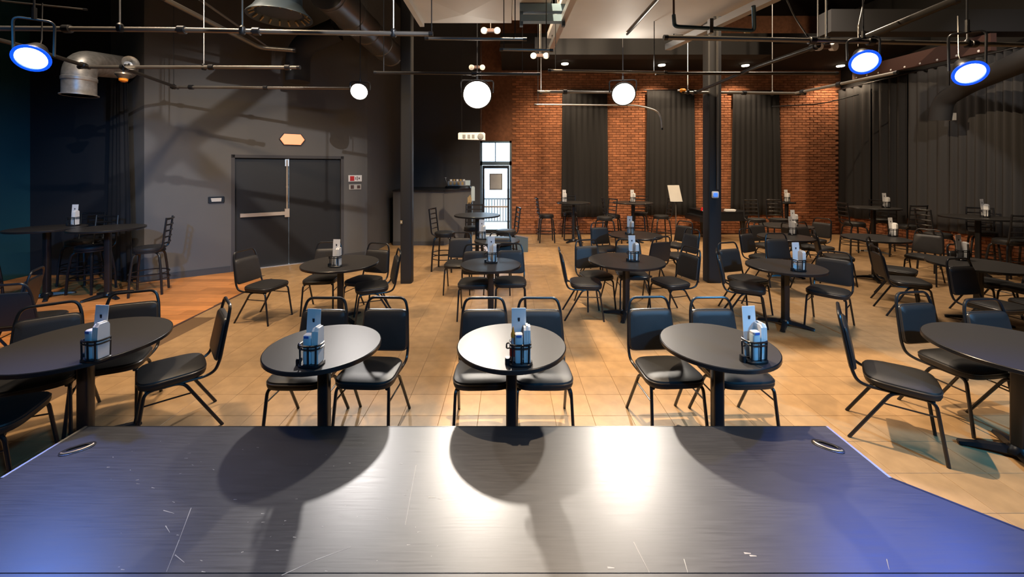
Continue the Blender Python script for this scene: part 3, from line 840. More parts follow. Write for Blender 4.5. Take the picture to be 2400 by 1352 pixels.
# bar tables and stools ----------------------------------------------------------
def make_stool():
    t = thing('bar_stool', '', 'stool', (0,0,0), 0, 'black bar stools with slatted backs')
    MB().lathe([(.10, .66), (.17, .675), (.195, .69), (.20, .715), (.195, .735), (.17, .748), (.08, .755)], 28).build('seat', M['vinyl'], t)
    MB().lathe([(.19, .655), (.205, .66), (.205, .685), (.19, .69)], 28).build('swivel_ring', M['black_metal'], t)
    for sx in (-1, 1):
        for sy in (-1, 1):
            MB().tube(arc([(sx*.07, sy*.07, .66), (sx*.155, sy*.155, .64), (sx*.185, sy*.185, .35), (sx*.20, sy*.20, 0)], .12, 6), .017, 8).build('leg', M['black_metal'], t)
        MB().tube(arc([(sx*.15, .13, .68), (sx*.185, .20, .72), (sx*.18, .255, 1.20)], .05), .014, 8).build('back_post', M['black_metal'], t)
    for z, r in ((.24, .255), (.33, .25)):
        MB().tube([(r*math.cos(q), r*math.sin(q), z) for q in [2*math.pi*j/28 for j in range(28)]], .009, 6, True).build('foot_ring', M['black_metal'], t)
    for k in range(5):
        z = .80+k*.095; y = .205+(z-.72)*.11
        MB().tube(arc([(-.18, y, z), (-.09, y+.035, z), (.09, y+.035, z), (.18, y, z)], .06), .016 if k == 4 else .012, 6).build('back_slat', M['black_metal'], t)
    return t
ST = make_stool(); _TREES[ST.name] = [(c, KIDS(c)) for c in KIDS(ST)]; st_used = False
def stool(x, y, f, label):
    global st_used
    if not st_used:
        st_used = True; ST.location = (x, y, 0); ST.rotation_euler = (0,0,R(f)); ST['label'] = label; return ST
    return dup(ST, (x, y, 0), f, label)
tb('H1', -7.10, 6.2, .9, 'left one of the pair in the dark left corner', 'the left bar table of the corner pair', 1.07)
tb('H2', -6.18, 6.22, .9, 'right one of the pair in the dark left corner', 'the right bar table of the corner pair', 1.07, 20)
tb('H3', -.62, 7.95, .9, 'in the centre before the bar counter', 'the bar table before the bar counter', 1.07, 10)
tb('H4', 1.75, 10.9, .9, 'before the leftmost back curtain', 'the bar table before the leftmost back curtain', 1.07)
tb('H5', 3.36, 10.9, 1.05, 'before the brick strip between two back curtains', 'the bar table between two back curtains', 1.07)
tb('H6', 8.55, 9.45, 1.0, 'before the far drapes of the right wall', 'the bar table before the far drapes', 1.07)
tb('H7', 8.85, 7.6, 1.05, 'before the near drapes at the right edge', 'the bar table at the right edge', 1.07, 25)
tb('H8', 7.55, 10.95, .42, 'very small one on a stand before the brick pier', 'the very small bar table before the brick pier', 1.07)
caddy_set(-6.93, 6.42, 1.07, TN['H1'], 5); caddy_set(1.50, 10.85, 1.07, TN['H4'], -15); caddy_set(3.36, 10.9, 1.07, TN['H5'], 0)
caddy_set(8.80, 9.4, 1.07, TN['H6'], 0); caddy_set(8.92, 7.55, 1.07, TN['H7'], 15); caddy_set(7.55, 10.93, 1.07, TN['H8'], 0)
stool(-5.72, 6.42, -62, 'black bar stool with curved legs in front of the left grey wall')
stool(-7.62, 5.75, 120, 'black bar stool at the far left edge of the corner bar tables')
stool(-6.72, 6.50, 0, 'dark bar stool behind the pair of corner bar tables, nearest the drape')
stool(-7.40, 6.98, 10, 'dark bar stool behind the left corner bar table, under the alcove wall')
stool(-1.25, 7.9, 80, 'black bar stool left of the bar table before the bar counter')
stool(-.05, 8.1, -80, 'black bar stool seen against the glass door')
stool(-.75, 8.6, 0, 'black bar stool behind the bar table before the bar counter')
stool(1.02, 10.9, 92, 'black bar stool with blue back left of the leftmost back curtain')
stool(2.48, 10.40, -70, 'black bar stool before the leftmost back curtain')
stool(1.75, 11.45, 0, 'black bar stool half hidden behind the leftmost back bar table')
stool(2.80, 10.85, 85, 'black bar stool left of the bar table between two back curtains')
stool(3.72, 11.45, -30, 'black bar stool behind the bar table between two back curtains')
stool(4.05, 10.7, -90, 'black bar stool right of the bar table between two back curtains')
stool(6.15, 10.0, 0, 'black bar stool right of the piano')
stool(6.70, 10.0, -10, 'black bar stool beneath the curtain right of the piano')
stool(7.98, 9.3, 80, 'black bar stool left of the far drapes bar table')
stool(8.75, 8.85, 180, 'black bar stool before the far drapes bar table')
stool(9.15, 9.9, -30, 'black bar stool behind the far drapes bar table')
stool(8.25, 7.75, 80, 'black bar stool left of the right edge bar table')
stool(8.75, 7.05, 170, 'black bar stool before the right edge bar table, on its left')
stool(9.25, 7.15, 200, 'black bar stool before the right edge bar table, on its right')
stool(9.35, 7.95, -40, 'black bar stool behind the right edge bar table')

# music stand
t = thing('music_stand', 'tall music stand with a pale tilted board before the curtain', 'stand', (4.15, 10.0, 0), 6)
MB().tube([(0, 0, .0), (0, 0, 1.22)], .013, 8).build('pole', M['pipe_grey'], t)
for k in range(3):
    q = R(90+120*k); MB().tube(arc([(0, 0, .16), (.06*math.cos(q), .06*math.sin(q), .14), (.28*math.cos(q), .28*math.sin(q), .008)], .05), .009, 6).build('leg', M['black_metal'], t)
m = MB(); m.rings([[(-.17, -.05, 1.17), (.15, -.05, 1.15), (.15, -.045, 1.15), (-.17, -.045, 1.17)], [(-.185, .07, 1.565), (.12, .07, 1.565), (.12, .075, 1.565), (-.185, .075, 1.565)]]); m.build('board', M['offwhite'], t, False)
MB().box(-.17, .15, -.085, -.045, 1.15, 1.165).build('ledge', M['black_metal'], t, False)
# piano
t = thing('grand_piano', 'black grand piano behind the right column', 'piano', (5.88, 11.3, 0), 0)
t.scale = (.82, .9, 1)
q = [(-.75, -.62), (.62, -.62), (.72, -.35), (.70, .05), (.42, .38), (.05, .62), (-.40, .72), (-.72, .60)]
MB().prism([(x*.98, y) for x, y in q], .58, .80).build('case', M['edge'], t, False)
MB().prism([(x*1.01, y*1.01) for x, y in q], .80, .83).build('lid', M['edge'], t, False)
MB().box(-.95, -.72, -.62, .40, .55, .66).build('key_bed', M['edge'], t, False)
MB().prism([(-.94, -.60), (-.73, -.60), (-.73, .38), (-.94, .38)], .66, .70).build('key_lid', M['edge'], t, False)
for x, y in ((-.60, -.50), (.52, -.48), (-.30, .50)):
    MB().superslab(.06, .06, [(.7, .04), (.6, .15), (.9, .40), (1.25, .58)], 4, 16, 0, (x, y, 0)).lathe([(.035, 0), (.035, .04)], 10, (x, y)).build('leg', M['edge'], t)
MB().box(-.55, -.35, -.1, .1, .10, .14).tube([(-.5, 0, .14), (-.5, 0, .58)], .012, 6).tube([(-.4, 0, .14), (-.4, 0, .58)], .012, 6).build('pedal_lyre', M['edge'], t)
t = thing('red_cap', 'red cap lying on the piano beside the right column', 'cap', (5.34, 10.98, .8305), 10)
MB().lathe([(.10, 0), (.105, .03), (.08, .085), (.03, .105)], 20).build('crown', M['red'], t); MB().superslab(.085, .07, [(1, .005), (.96, .012)], 2.5, 20, 0, (-.04, -.10, 0)).build('brim', M['white'], t)
t = thing('paper_stack', 'small white pile of papers on the piano right of the column', 'papers', (6.0, 10.95, .8305), -12)
for i in range(3): MB().box(-.12+i*.01, .12+i*.01, -.09, .09, i*.015, i*.015+.013).build('sheet', M['paper'], t, False)
# low divider by the glass door
t = thing('entry_ramp', 'low blue-grey sloping side panel of the entry ramp near the glass door', 'ramp', (0, 0, 0))
m = MB(); m.rings([[(-.12, 9.55, 0), (.46, 9.55, 0), (.46, 9.62, 0), (-.12, 9.62, 0)], [(-.12, 9.55, .44), (.46, 9.55, .335), (.46, 9.62, .335), (-.12, 9.62, .44)]]); m.build('side_panel', M['bluegrey'], t, False)
m = MB(); m.rings([[(-.13, 9.54, .441), (.47, 9.54, .336), (.47, 9.63, .336), (-.13, 9.63, .441)], [(-.13, 9.54, .456), (.47, 9.54, .351), (.47, 9.63, .351), (-.13, 9.63, .456)]]); m.build('cap_rail', M['alu'], t, False)
m = MB(); m.box(.40, .46, 9.62, 10.6, 0, .06).build('kerb', M['bluegrey'], t, False)

# bar counter
t = thing('bar_counter', 'high dark grey bar counter behind the left column', 'counter', (0, 0, 0))
q = [(-2.98, 10.4), (-1.66, 10.4), (-1.06, 11.5), (-1.06, 12.05), (-2.98, 12.05)]
MB().prism(q, 0, 1.39).build('body', M['wall'], t, False)
MB().prism([(-2.98, 10.35), (-1.63, 10.35), (-1.0, 11.5), (-1.0, 12.08), (-2.98, 12.08)], 1.39, 1.43).build('worktop', M['black_metal'], t, False)
MB().prism([(-2.98, 10.385), (-1.67, 10.385), (-1.67, 10.4), (-2.98, 10.4)], 0, .1).build('kick_board', M['wall_dark'], t, False)
t = thing('coffee_machine', 'small dark machine with bright metal front on the bar counter', 'machine', (-1.42, 11.35, 1.43))
MB().superslab(.36, .16, [(1, 0), (.98, .05), (.9, .07)], 5, 24).build('base', M['black_metal'], t)
MB().box(-.27, .22, -.14, .12, .07, .20).build('body', M['alu'], t, False)
for i in range(5): MB().lathe([(.03, .20), (.035, .21), (.035, .25)], 12, (-.2+i*.09, -.02)).build('cup', M['cork'] if i % 2 else M['white'], t)
for i in range(4): MB().box(-.22+i*.11, -.16+i*.11, -.152, -.14, .09, .18).build('dial_plate', M['cork'], t, False)
MB().tube(arc([(-.30, 0, .06), (-.33, -.02, .20), (-.36, -.02, .27)], .03), .01, 6).lathe([(.01, .262), (.03, .275), (.03, .30), (.01, .31)], 12, (-.36, -.02)).build('steam_wand', M['alu'], t)
MB().box(.20, .34, -.10, .05, .08, .22).build('side_tank', M['canister'], t, False)
t = thing('flyer_rack', 'small rack of tan flyers at the end of the bar counter', 'rack', (-1.06, 11.0, 0))
MB().box(-.06, .06, -.03, .03, .0, 1.10).build('rack_body', M['black_metal'], t, False)
for i in range(4):
    o = MB().box(-.055+i*.028, -.03+i*.028, -.046, -.034, 1.02+(i % 2)*.04, 1.20+(i % 3)*.03).build('flyer', M['cork'], t, False)
MB().superslab(.05, .008, [(1, 1.10), (1, 1.45), (.7, 1.5)], 3, 16, 0, (.09, 0, 0)).build('blue_board', M['canister'], t)
# hanging white sign box
d = 8.2
t = thing('hanging_sign', 'white rounded sign box with grey marks and a dark disc above the bar', 'sign', (X(1105, d), d, Z(320, d)), -3)
plate([(-.27,.06),(-.25,.08),(.25,.08),(.28,.06),(.28,-.075),(-.27,-.06)], .03, -.03).build('housing', M['white'], t, False)
for xx in (-.15, -.05, .04): plate(rect(.028, .038, xx), -.03, -.036).build('grey_mark', M['sign_grey'], t, False)
MB().rings([[(.19+k*.062*math.cos(q), y, .062*k*math.sin(q)) for q in [2*math.pi*j/20 for j in range(20)]] for y, k in ((-.03, 1), (-.04, 1), (-.044, .8))]).build('dark_disc', M['sign_grey'], t)
for xx in (-.2, .2): MB().tube([(xx, 0, .07), (xx, 0, 6.6-Z(320, d))], .004, 5).build('hanger', M['black_metal'], t)

# ================================================================ RIGGING
ZP = 3.3
def pp(px, py, z=ZP): return P2(px, py, z)
def P2(px, py, z):
    d = F*(z-EYE)/(HY-py); return Vector((X(px, d), d, z))
def pipe(name, pts, label,  r=.024, m='pipe', cat='pipe', z=ZP, group='rigging pipes under the ceiling', clamps=(), round_=.1, hang=(), top=6.6):
    v = [p if isinstance(p, Vector) else P2(p[0], p[1], p[2] if len(p) > 2 else z) for p in pts]
    t = thing(name, label, cat, (0,0,0), 0, group)
    MB().tube(arc(v, round_) if len(v) > 2 else v, r, 12).build('tube', M[m], t)
    for i in clamps:
        a, b = v[int(i)], v[min(int(i)+1, len(v)-1)]; p = a.lerp(b, i-int(i)); ax = (b-a).normalized()
        MB().lathe([(r*1.25, -.035), (r*1.6, -.03), (r*1.6, .03), (r*1.25, .035)], 12, axis=ax, origin=p).build('clamp', M['black_metal'], t)
    for h in hang:
        p = v[0].lerp(v[-1], h); MB().tube([(p.x, p.y, p.z), (p.x, p.y, top)], .006, 6).build('hanger', M['black_metal'], t)
    for p in (v[0], v[-1]):
        ax = (v[1]-v[0]).normalized() if p is v[0] else (v[-1]-v[-2]).normalized()
        MB().lathe([(r*1.15, -.02), (r*1.15, .02)], 12, axis=ax, origin=p).build('end_cap', M['black_metal'], t)
    return t
def rod(name, p, z1, label, r=.007, m='alu', cat='rod', group='hanger rods'):
    t = thing(name, label, cat, (p.x, p.y, 0), 0, group)
    MB().tube([(0, 0, p.z+.02), (0, 0, z1)], r, 6).build('shaft', M[m], t)
    MB().lathe([(.022, p.z-.035), (.03, p.z-.02), (.03, p.z+.03), (.012, p.z+.05)], 10).build('hook', M['black_metal'], t)
    return t
pipe('rigging_pipe', [(-60, 66), (420, 70), (720, 76), (1010, 80)], 'long grey pipe crossing the top left of the picture', m='pipe_grey', clamps=(.45, 1.02, 1.6), round_=.3)
pipe('rigging_pipe', [(-40, 84), (60, 110), (207, 157)], 'diagonal black pipe beside the left blue lamp', clamps=(1.9,))
pipe('rigging_pipe', [(188, 157), (700, 158)], 'straight black pipe in front of the galvanised elbow duct', m='pipe_grey', clamps=(.2, .6, .95))
pipe('rigging_pipe', [(290, 160), (415, 205)], 'short diagonal black pipe right of the elbow duct')
pipe('rigging_pipe', [(404, 204), (838, 207)], 'black pipe carrying the small left spotlight', m='pipe_grey', clamps=(.1, .5, .97))
pipe('rigging_pipe', [(1000, 90), (1230, 92)], 'thin pipe above the large centre spotlight', .016, m='pipe_grey', hang=(.05, .9), top=4.0)
pipe('rigging_pipe', [(1175, 116), (1292, 118)], 'short pipe right above the large centre spotlight', .016, m='pipe_grey', hang=(.05, .9), top=4.0)
pipe('rigging_pipe', [(880, 170), (1262, 174)], 'dark pipe behind the large centre spotlight', .022, clamps=(.6,), hang=(.05, .9))
pipe('rigging_pipe', [(1288, 165), (1560, 170)], 'thin pipe below the two middle ceiling downlights', .018, m='pipe_grey', hang=(.05, .9))
pipe('rigging_pipe', [(1262, 215), (1470, 216)], 'upper pipe left of the right spotlight', .026, m='pipe_grey', clamps=(.3, .95))
d = 7.3
pipe('conduit_pipe', [Vector((X(1255, d), d, Z(245, d))), Vector((X(1500, d), d, Z(247, d))), Vector((X(1548, d), d, Z(262, d))), Vector((X(1552, d), d, Z(302, d)))], 'pale conduit curving down right of the right spotlight', .014, m='alu', round_=.35, hang=(.02,))
pipe('rigging_pipe', [(1560, 88), (1910, 95), (2420, 106)], 'long grey pipe crossing the top right of the picture', m='pipe_grey', clamps=(.98, 1.25, 1.72), round_=.3)
pipe('rigging_pipe', [(1915, 108), (1770, 158), (1625, 219)], 'long diagonal pipe right of the right column', clamps=(.05,))
pipe('rigging_pipe', [(1600, 216), (1885, 219)], 'dark pipe crossing the top of the right column', m='pipe_grey', clamps=(.1, .5, .95))
pipe('rigging_pipe', [(1862, 219), (2100, 170)], 'grey pipe rising to the right from the brick pier', m='pipe_grey', clamps=(.1, .5))
pipe('rigging_pipe', [(1540, 172), (1960, 172)], 'dark pipe under the right ceiling downlights', .022)
pipe('roof_strut', [(2020, 92, 3.6), (2240, 0, 3.9)], 'slanting dark strut at the top right corner', .045, cat='strut', group='struts under the ceiling')
pipe('roof_strut', [(380, -5, 4.2), (610, 112, 4.0), (690, 118, 4.0)], 'slanting grey channel strut at the top left', .035, m='pipe_grey', cat='strut', group='struts under the ceiling')
pipe('roof_strut', [(470, 0, 4.3), (640, 118, 4.1)], 'second thin strut left of the large round vent', .018, m='pipe_grey', cat='strut', group='struts under the ceiling')
pipe('thin_cable', [(0, 2, 4.0), (200, 22, 4.0)], 'thin grey cable above the left blue lamp', .01, m='pipe_grey', cat='cable', group='cables under the ceiling')
pipe('thin_cable', [(1842, -5, 4.0), (1862, 40, 3.7), (1892, 84, 3.45)], 'thin grey cable looping at the upper right', .008, m='pipe_grey', cat='cable', group='cables under the ceiling', round_=.4)
pipe('thin_cable', [(1810, 250, 3.3), (1930, 243, 3.5), (2010, 222, 3.7)], 'thin dark cable sagging over the brick pier', .012, cat='cable', group='cables under the ceiling', round_=.5)
pipe('thin_cable', [(2025, 0, 4.0), (2012, 60, 3.4), (2014, 84, 3.3)], 'thin blue-lit cable above the middle blue lamp', .007, m='pipe_grey', cat='cable', group='cables under the ceiling')
for px, py, zt, lb in ((281, 66, 4.6, 'left of the elbow duct'), (478, 158, 4.2, 'above the angled wall at the left'), (568, 72, 4.5, 'left of the large round vent'), (922, 79, 4.4, 'left of the white cross-broken duct'), (1917, 97, 4.5, 'left of the two small lamp heads'), (1938, 97, 4.4, 'right beside the two small lamp heads'), (2267, 103, 4.6, 'above the right blue lamp'), (1810, 219, 4.2, 'at the dark pipe right of the column'), (1612, 216, 4.2, 'at the left end of the dark column pipe'), (1268, 216, 4.2, 'left of the right spotlight')):
    rod('hanger_rod', P2(px, py, ZP), zt+2.0, 'thin vertical metal hanger rod '+lb)
rod('hanger_rod', P2(407, 204, ZP), 6.5, 'thin dark hanger rod at the left end of the small spotlight pipe', .005, 'black_metal')
# two made-up poles out of view, shaped to cast the wall's crossing shadow bands
LW = Vector((.6, 1.0, 4.6))
def toward(px, py, f): p = WX(WT(px)); return LW.lerp(Vector((p.x, p.y, Z(py, p.y))), f)
pipe('shadow_pole', [toward(640, 180, .26), toward(250, 470, .26)], 'added shadow-casting black pole out of view, sloping down to the left', .052, group='added shadow poles out of view')
pipe('shadow_pole', [toward(352, 280, .22), toward(760, 640, .22)], 'added shadow-casting black pole out of view, sloping down to the right', .036, group='added shadow poles out of view', clamps=(.12,))
# stage lamps as fixtures
def spot_fixture(key, label, body, lens, dz, cat='spotlight', group='warm spotlights aimed at the stage', rim=None):
    p, a, r, c, e, s = (STAGE if key in STAGE else PAR)[key]
    p = Vector(p); n = (Vector(a)-p).normalized()
    t = thing('stage_spotlight' if key in STAGE else 'blue_par_light', label, cat, p, 0, group)
    Lc = r*2.2
    MB().lathe([(r*.45, -Lc), (r*.6, -Lc*.9), (r*.95, -Lc*.35), (r*1.12, -.02), (r*1.12, .02), (r*1.02, .02), (r*1.02, -.01), (r*.4, -.03)], 28, axis=n, origin=(0,0,0)).build('housing', M[body], t)
    MB().lathe([(r*1.0, -.012), (r*1.0, .004), (r*.6, .010), (r*.15, .012)], 28, axis=n, origin=(0,0,0)).build('lens', M[lens], t)
    if rim: MB().rings([[Vector((0,0,1)).rotation_difference(n) @ Vector((rr_*math.cos(q), rr_*math.sin(q), zz)) for q in [2*math.pi*j/28 for j in range(28)]] for rr_, zz in ((r*1.0, .006), (r*1.22, .006), (r*1.22, .022), (r*1.0, .022))], True, True).build('glow_halo', M[rim], t)  # emissive ring stands in for the blue glow around the lens
    sd = n.cross(Vector((0,0,1))).normalized()
    c0 = -n*(Lc*.3)
    MB().tube(arc([c0+sd*r*1.2, c0+sd*r*1.25+Vector((0,0,dz*.75)), c0-sd*r*1.25+Vector((0,0,dz*.75)), c0-sd*r*1.2], .05), .011, 6).build('yoke', M['black_metal'], t)
    MB().tube([c0+Vector((0,0,dz*.75)), c0+Vector((0,0,dz))], .018, 8).build('clamp', M['black_metal'], t)
    MB().tube([c0+Vector((0,0,dz)), c0+Vector((0,0,6.6-p.z))], .008, 6).build('drop_rod', M['black_metal'], t)
    if key in PAR:
        MB().tube([-n*Lc, -n*(Lc+.08)+Vector((0,0,.04)), -n*(Lc+.1)+Vector((0,0,dz*.9))], .006, 5).build('power_cable', M['black_metal'], t)
    return t
spot_fixture('A', 'small round warm spotlight on the black pipe left of the bar', 'black_metal', 'lens_warm', .17)
spot_fixture('B', 'largest and brightest warm spotlight above the glass door', 'black_metal', 'lens_warm', .25)
spot_fixture('C', 'bright warm spotlight under the right white ceiling panel', 'black_metal', 'lens_warm', .25)
spot_fixture('L', 'blue-haloed stage light at the top left', 'black_metal', 'lens_blue', .40, 'stage light', 'blue stage lights', 'lens_halo')
spot_fixture('M', 'blue-haloed stage light at the upper right, left one of two', 'black_metal', 'lens_blue', .28, 'stage light', 'blue stage lights', 'lens_halo')
spot_fixture('R', 'blue-haloed stage light nearest the right edge', 'black_metal', 'lens_blue', .46, 'stage light', 'blue stage lights', 'lens_halo')
# recessed downlights
for px, py, lb in ((1324, 148, 'above the left back curtain, leftmost of four'), (1551, 151, 'above the second back curtain'), (1747, 152, 'right of the right column'), (1970, 153, 'beside the middle blue lamp')):
    d = F*(4.945-EYE)/(HY-py); p = (X(px, d), d, 4.945)
    t = thing('ceiling_downlight', 'small round lit ceiling downlight '+lb, 'downlight', p, 0, 'recessed ceiling downlights')
    MB().lathe([(.105, .0), (.13, -.004), (.13, -.012), (.10, -.014)], 20).build('trim_ring', M['black_metal'], t)
    MB().lathe([(.10, -.012), (.095, -.035), (.04, -.045)], 20).build('lens', M['lens_small'], t)
    lamp('downlight_lamp', 'SPOT', (p[0], p[1], 4.88), 190, (1, .74, .48), (p[0], p[1]+.25, 0), 120, .6, .05)
# two-head emergency lamps
for px, py, d, lb in ((1150, 72, 6.2, 'above the large centre spotlight'), (1935, 110, 5.0, 'hung on the long right pipe'), (1265, 131, 6.5, 'left of the leftmost downlight'), (1118, 158, 7.5, 'just over the large centre spotlight')):
    t = thing('twin_lamp', 'small white two-headed lamp '+lb, 'lamp', (X(px, d), d, Z(py, d)), 0, 'small twin lamp heads')
    MB().box(-.05, .05, -.02, .03, -.02, .03).build('bracket', M['beam'], t, False)
    for sx in (-1, 1): MB().lathe([(.02, -.05), (.045, -.03), (.05, .03), (.03, .035)], 14, axis=(sx*.3, -1, -.2), origin=(sx*.095, 0, 0)).build('lamp_head', M['white'], t)
    MB().tube([(0, 0, .03), (0, 0, 6.6-Z(py, d))], .006, 5).build('stem', M['pipe_grey'], t)

# small fittings on the pipes
p = P2(303, 150, 3.34)
t = thing('spot_can', 'small silver open lamp can at the right end of the galvanised elbow duct', 'lamp', p)
MB().lathe([(.05, -.14), (.055, -.05), (.085, .05), (.09, .06), (.08, .05), (.045, -.04)], 18, axis=(.75, -.5, .1)).build('shade', M['alu'], t)
MB().tube([(0, 0, 0), (-.05, .02, -.03)], .012, 6).build('knuckle', M['black_metal'], t)
p = P2(289, 166, 3.24)
t = thing('orange_lamp', 'small orange warning lamp hanging under the pipe at the elbow duct', 'lamp', (p.x, p.y, 3.14))
MB().lathe([(.08, .07), (.085, .05), (.05, .0)], 16).build('cap', M['pipe_grey'], t); MB().lathe([(.05, .0), (.045, -.03), (.02, -.045)], 14).build('lens', M['orange'], t)
MB().tube([(0, 0, .07), (0, 0, .15)], .01, 6).build('stem', M['black_metal'], t)
p = P2(1600, 216, 3.3)+Vector((0, 0, .03))
t = thing('orange_clamp', 'tiny orange clamp at the left end of the dark column pipe', 'clamp', p)
MB().lathe([(.02, -.05), (.034, -.03), (.034, .03), (.02, .05)], 12, axis=(1, 0, 0)).build('body', M['orange'], t); MB().lathe([(.014, -.09), (.014, -.05)], 10, axis=(1, 0, 0)).build('bolt', M['alu'], t)
# white ceiling panel on the right with its rails
t = thing('ceiling_panel', 'large smooth white ceiling panel above the right spotlight', 'panel', (0,0,0), 0)
q = [(.60, 6.26), (2.48, 6.26), (2.95, 4.35), (.66, 4.35)]
MB().prism(q, 4.0, 4.09).build('panel_board', M['panel_white'], t, False)
MB().prism([(2.48, 6.15), (2.75, 6.15), (2.75, 5.4), (3.05, 5.4), (3.25, 4.35), (2.90, 4.35)], 4.02, 4.06).build('side_flange', M['panel_white'], t, False)
def rail(a, b, w, h):
    a = Vector(a); b = Vector(b); u = (b-a).normalized(); n = Vector((u.y, -u.x, 0)).normalized()*w; k = Vector((0,0,h))
    m = MB(); m.rings([[p-n, p+n, p+n+k, p+n*.55+k, p+n*.55+k*.3, p-n*.55+k*.3, p-n*.55+k, p-n+k] for p in (a, b)]); return m
rail((.655, 6.25, 3.80), (.70, 4.35, 3.80), .035, .08).build('edge_rail', M['alu'], t, False)
rail((2.45, 6.20, 3.80), (2.90, 4.35, 3.80), .05, .09).build('edge_rail', M['alu'], t, False)
for a in ((.66, 6.1), (.69, 4.6), (2.48, 6.05), (2.84, 4.6)): MB().tube([(a[0], a[1], 3.86), (a[0], a[1], 6.6)], .008, 6).build('support_rod', M['black_metal'], t)
p0, p1 = P2(1470, 80, 3.97), P2(1560, -20, 3.97)
MB().tube([p0, p1], .018, 8).build('black_batten', M['pipe'], t)
# cross-broken sheet metal duct
t = thing('sheet_metal_duct', 'white rectangular sheet metal duct with creased cross pattern', 'duct', (0,0,0), 0)
def cross(x0, x1, y0, y1, z, drop):
    m = MB(); xm, ym = (x0+x1)/2, (y0+y1)/2
    m.add([(x0,y0,z),(x1,y0,z),(x1,y1,z),(x0,y1,z),(xm,ym,z-drop),(x0,y0,z+.5),(x1,y0,z+.5),(x1,y1,z+.5),(x0,y1,z+.5)],
          [(0,1,4),(1,2,4),(2,3,4),(3,0,4),(0,5,6,1),(1,6,7,2),(2,7,8,3),(3,8,5,0),(5,8,7,6)])
    return m
cross(-1.17, .04, 4.55, 5.60, 4.0, .085).build('duct_section', M['panel_white'], t, False)
cross(-1.17, .04, 3.5, 4.53, 4.0, .085).build('duct_section', M['panel_white'], t, False)
MB().box(-1.19, .06, 4.53, 4.55, 3.985, 4.5).build('joint_flange', M['galv'], t, False)
MB().box(.05, .52, 4.3, 5.55, 4.02, 4.1).build('filler_panel', M['panel_white'], t, False)
rail((-1.19, 5.55, 3.93), (-1.19, 4.0, 3.93), .03, .07).build('edge_rail', M['offwhite'], t, False)
for y in (4.2, 5.4): MB().tube([(-1.19, y, 4.0), (-1.19, y, 6.6)], .008, 6).build('support_rod', M['alu'], t)
# blue-grey bracket box
d = 5.0
t = thing('ceiling_bracket', 'blue-grey metal bracket frame hanging between the white duct and white panel', 'bracket', (X(1273, d), d, 0))
z1, z0 = Z(6, d), Z(62, d)
M['bracket_blue'] = mat('bracket_blue', (.16, .25, .32), .45)
MB().box(-.29, .29, -.05, .05, Z(29, d), Z(12, d)).build('cross_bar', M['bracket_blue'], t, False)
MB().box(-.28, .26, -.04, .06, Z(52, d), Z(36, d)).build('cross_bar', M['bracket_blue'], t, False)
for xx in (-.27, .25): MB().box(xx-.02, xx+.02, -.03, .03, z0, z1+.03).build('upright', M['bluegrey'], t, False)
for xx in (-.2, .18): MB().tube([(xx, 0, z1-.05), (xx, 0, 6.6)], .012, 6).build('support_rod', M['pipe_grey'], t)
# blue pipe cradle
t = thing('pipe_cradle', 'blue-black bent pipe cradle below the right white panel', 'pipe', (0,0,0))
MB().tube(arc([P2(1579, 36, 3.72), P2(1581, 62, 3.56), P2(1680, 67, 3.56), P2(1768, 72, 3.56), P2(1766, 14, 3.77)], .05), .022, 10).build('tube', mat('blue_pipe', (.03, .07, .11), .3, .5), t)
p = P2(1665, 66, 3.56); MB().box(p.x-.02, p.x+.02, p.y-.03, p.y+.03, 3.5, 3.66).build('clamp', M['alu'], t, False)
p = P2(1752, 73, 3.56); MB().lathe([(.025, -.03), (.025, .03)], 10, axis=(1,0,0), origin=p).build('coupling', M['cork'], t)
p = P2(1579, 36, 3.72); MB().tube([p, (p.x, p.y, 3.82), (p.x, p.y, 4.0)], .012, 6).build('stud', M['beam'], t)
# ducts
def duct(name, pts, r, label, m='galv', cuffs=(), seg=9, rnd=.5, flange=None, n=28, group='round ventilation ducts'):
    t = thing(name, label, 'duct', (0,0,0), 0, group)
    v = arc([Vector(p) for p in pts], rnd, seg)
    MB().tube(v, r, n).build('duct_body', M[m], t)
    for p, ax in cuffs: MB().lathe([(r*1.0, -.03), (r*1.045, -.02), (r*1.045, .02), (r*1.0, .03)], n, axis=ax, origin=p).build('seam_band', M[m], t)
    return t
ed = 6.0; ex = X(186, ed)
t = duct('elbow_duct', [(ex, ed, Z(224, ed)), (ex, ed, Z(146, ed)), (-6.62, 6.97, Z(146, ed)+.16)], .19, 'galvanised elbow duct with open mouth on the left wall', 'galv', [((ex, ed, Z(186, ed)), (0,0,1))], 9, .34)
MB().lathe([(.19, Z(224, ed)), (.215, Z(224, ed)-.002), (.215, Z(224, ed)+.012), (.19, Z(224, ed)+.012)], 28, (ex, ed)).build('mouth_flange', M['galv'], t)
d = 5.4; cx_ = X(656, d)
t = duct('bell_vent', [(cx_, d, Z(30, d)), (cx_, d, 6.6)], .27, 'large dark round vent with flared bell mouth at the top left', 'vent_blue')
zf = Z(30, d)
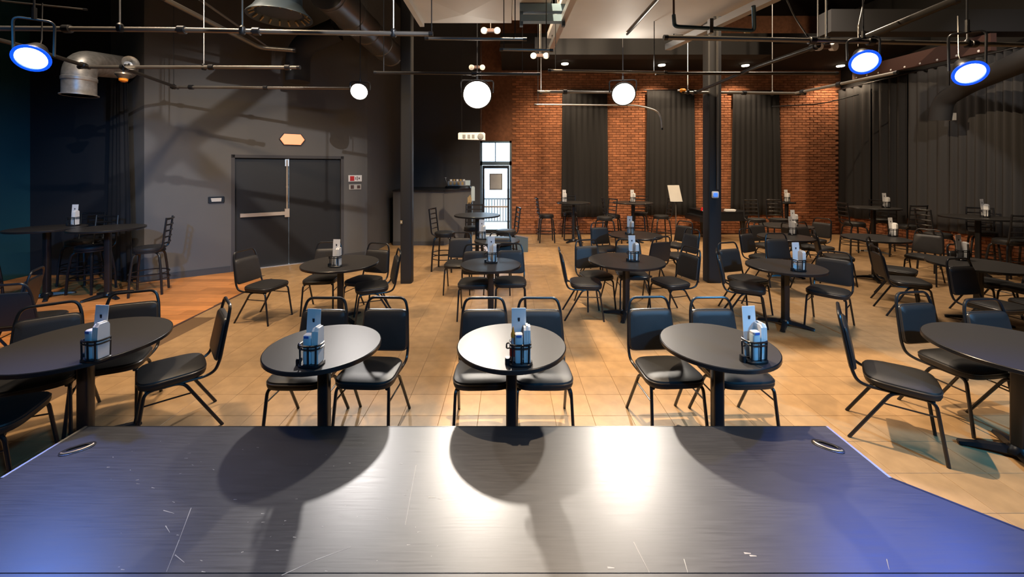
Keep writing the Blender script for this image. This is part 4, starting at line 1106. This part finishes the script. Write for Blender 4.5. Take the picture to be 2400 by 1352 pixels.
m = MB(); m.lathe([(.28, zf+.10), (.33, zf+.02), (.395, zf-.05), (.40, zf-.065), (.385, zf-.06), (.30, zf+.0), (.26, zf+.03)], 36, (cx_, d)); m.build('flared_mouth', M['vent_blue'], t)
m = MB()
for j in range(18):
    q = 2*math.pi*j/18; c, s = math.cos(q), math.sin(q)
    m.tube([(cx_+.30*c, d+.30*s, zf-.012), (cx_+.365*c, d+.365*s, zf-.055)], .012, 5)
m.build('vent_fins', M['cork'], t)
t = duct('spiral_duct', [(-2.72, 6.0, 4.62), (-2.72, 9.3, 4.62)], .27, 'long straight round duct running away left of the white duct', 'pipe_grey', [((-2.72, 6.1+k*.8, 4.62), (0,1,0)) for k in range(5)])
t = duct('elbow_duct', [(-4.05, 7.75, Z(192, 7.75)), (-4.05, 7.75, Z(110, 7.75)), (-3.3, 7.75, Z(100, 7.75)+.25)], .215, 'black painted elbow duct high on the angled wall above the door', 'soffit', [], 9, .4)
dz = 3.72
t = duct('curved_duct', [(9.15, 8.55, 3.0), (9.15, 8.5, 3.42), (9.0, 7.9, 3.62), (7.35, 5.4, 3.62), (6.4, 4.2, 3.62)], .17, 'long black round duct curving down before the right drapes', 'soffit', [], 9, .4)
MB().box(9.26, 9.33, 8.40, 8.52, 2.99, 3.14).build('damper_plate', M['offwhite'], t, False)
# curtain track beam with studs
t = thing('track_beam', 'reddish brown beam with a row of pale studs above the right drapes', 'beam', (0,0,0))
a, b = Vector((9.6, 11.2, 4.45)), Vector((8.3, 6.9, 4.0))
m = MB(); n_ = Vector((.05, 0, 0)); k_ = Vector((0, 0, .30)); m.rings([[p-n_, p+n_, p+n_+k_, p-n_+k_] for p in (a, b)]); m.build('beam_body', M['beam'], t, False)
for i in range(9):
    p = a.lerp(b, .05+i*.112); MB().lathe([(.022, -.03), (.022, 0), (.012, .01)], 8, axis=(-.9, -.3, 0), origin=p+Vector((-.055, 0, .035))).build('stud', M['white'], t)

print('chairs etc', len(C.objects), 'boards', boards, 'bricks', nb)
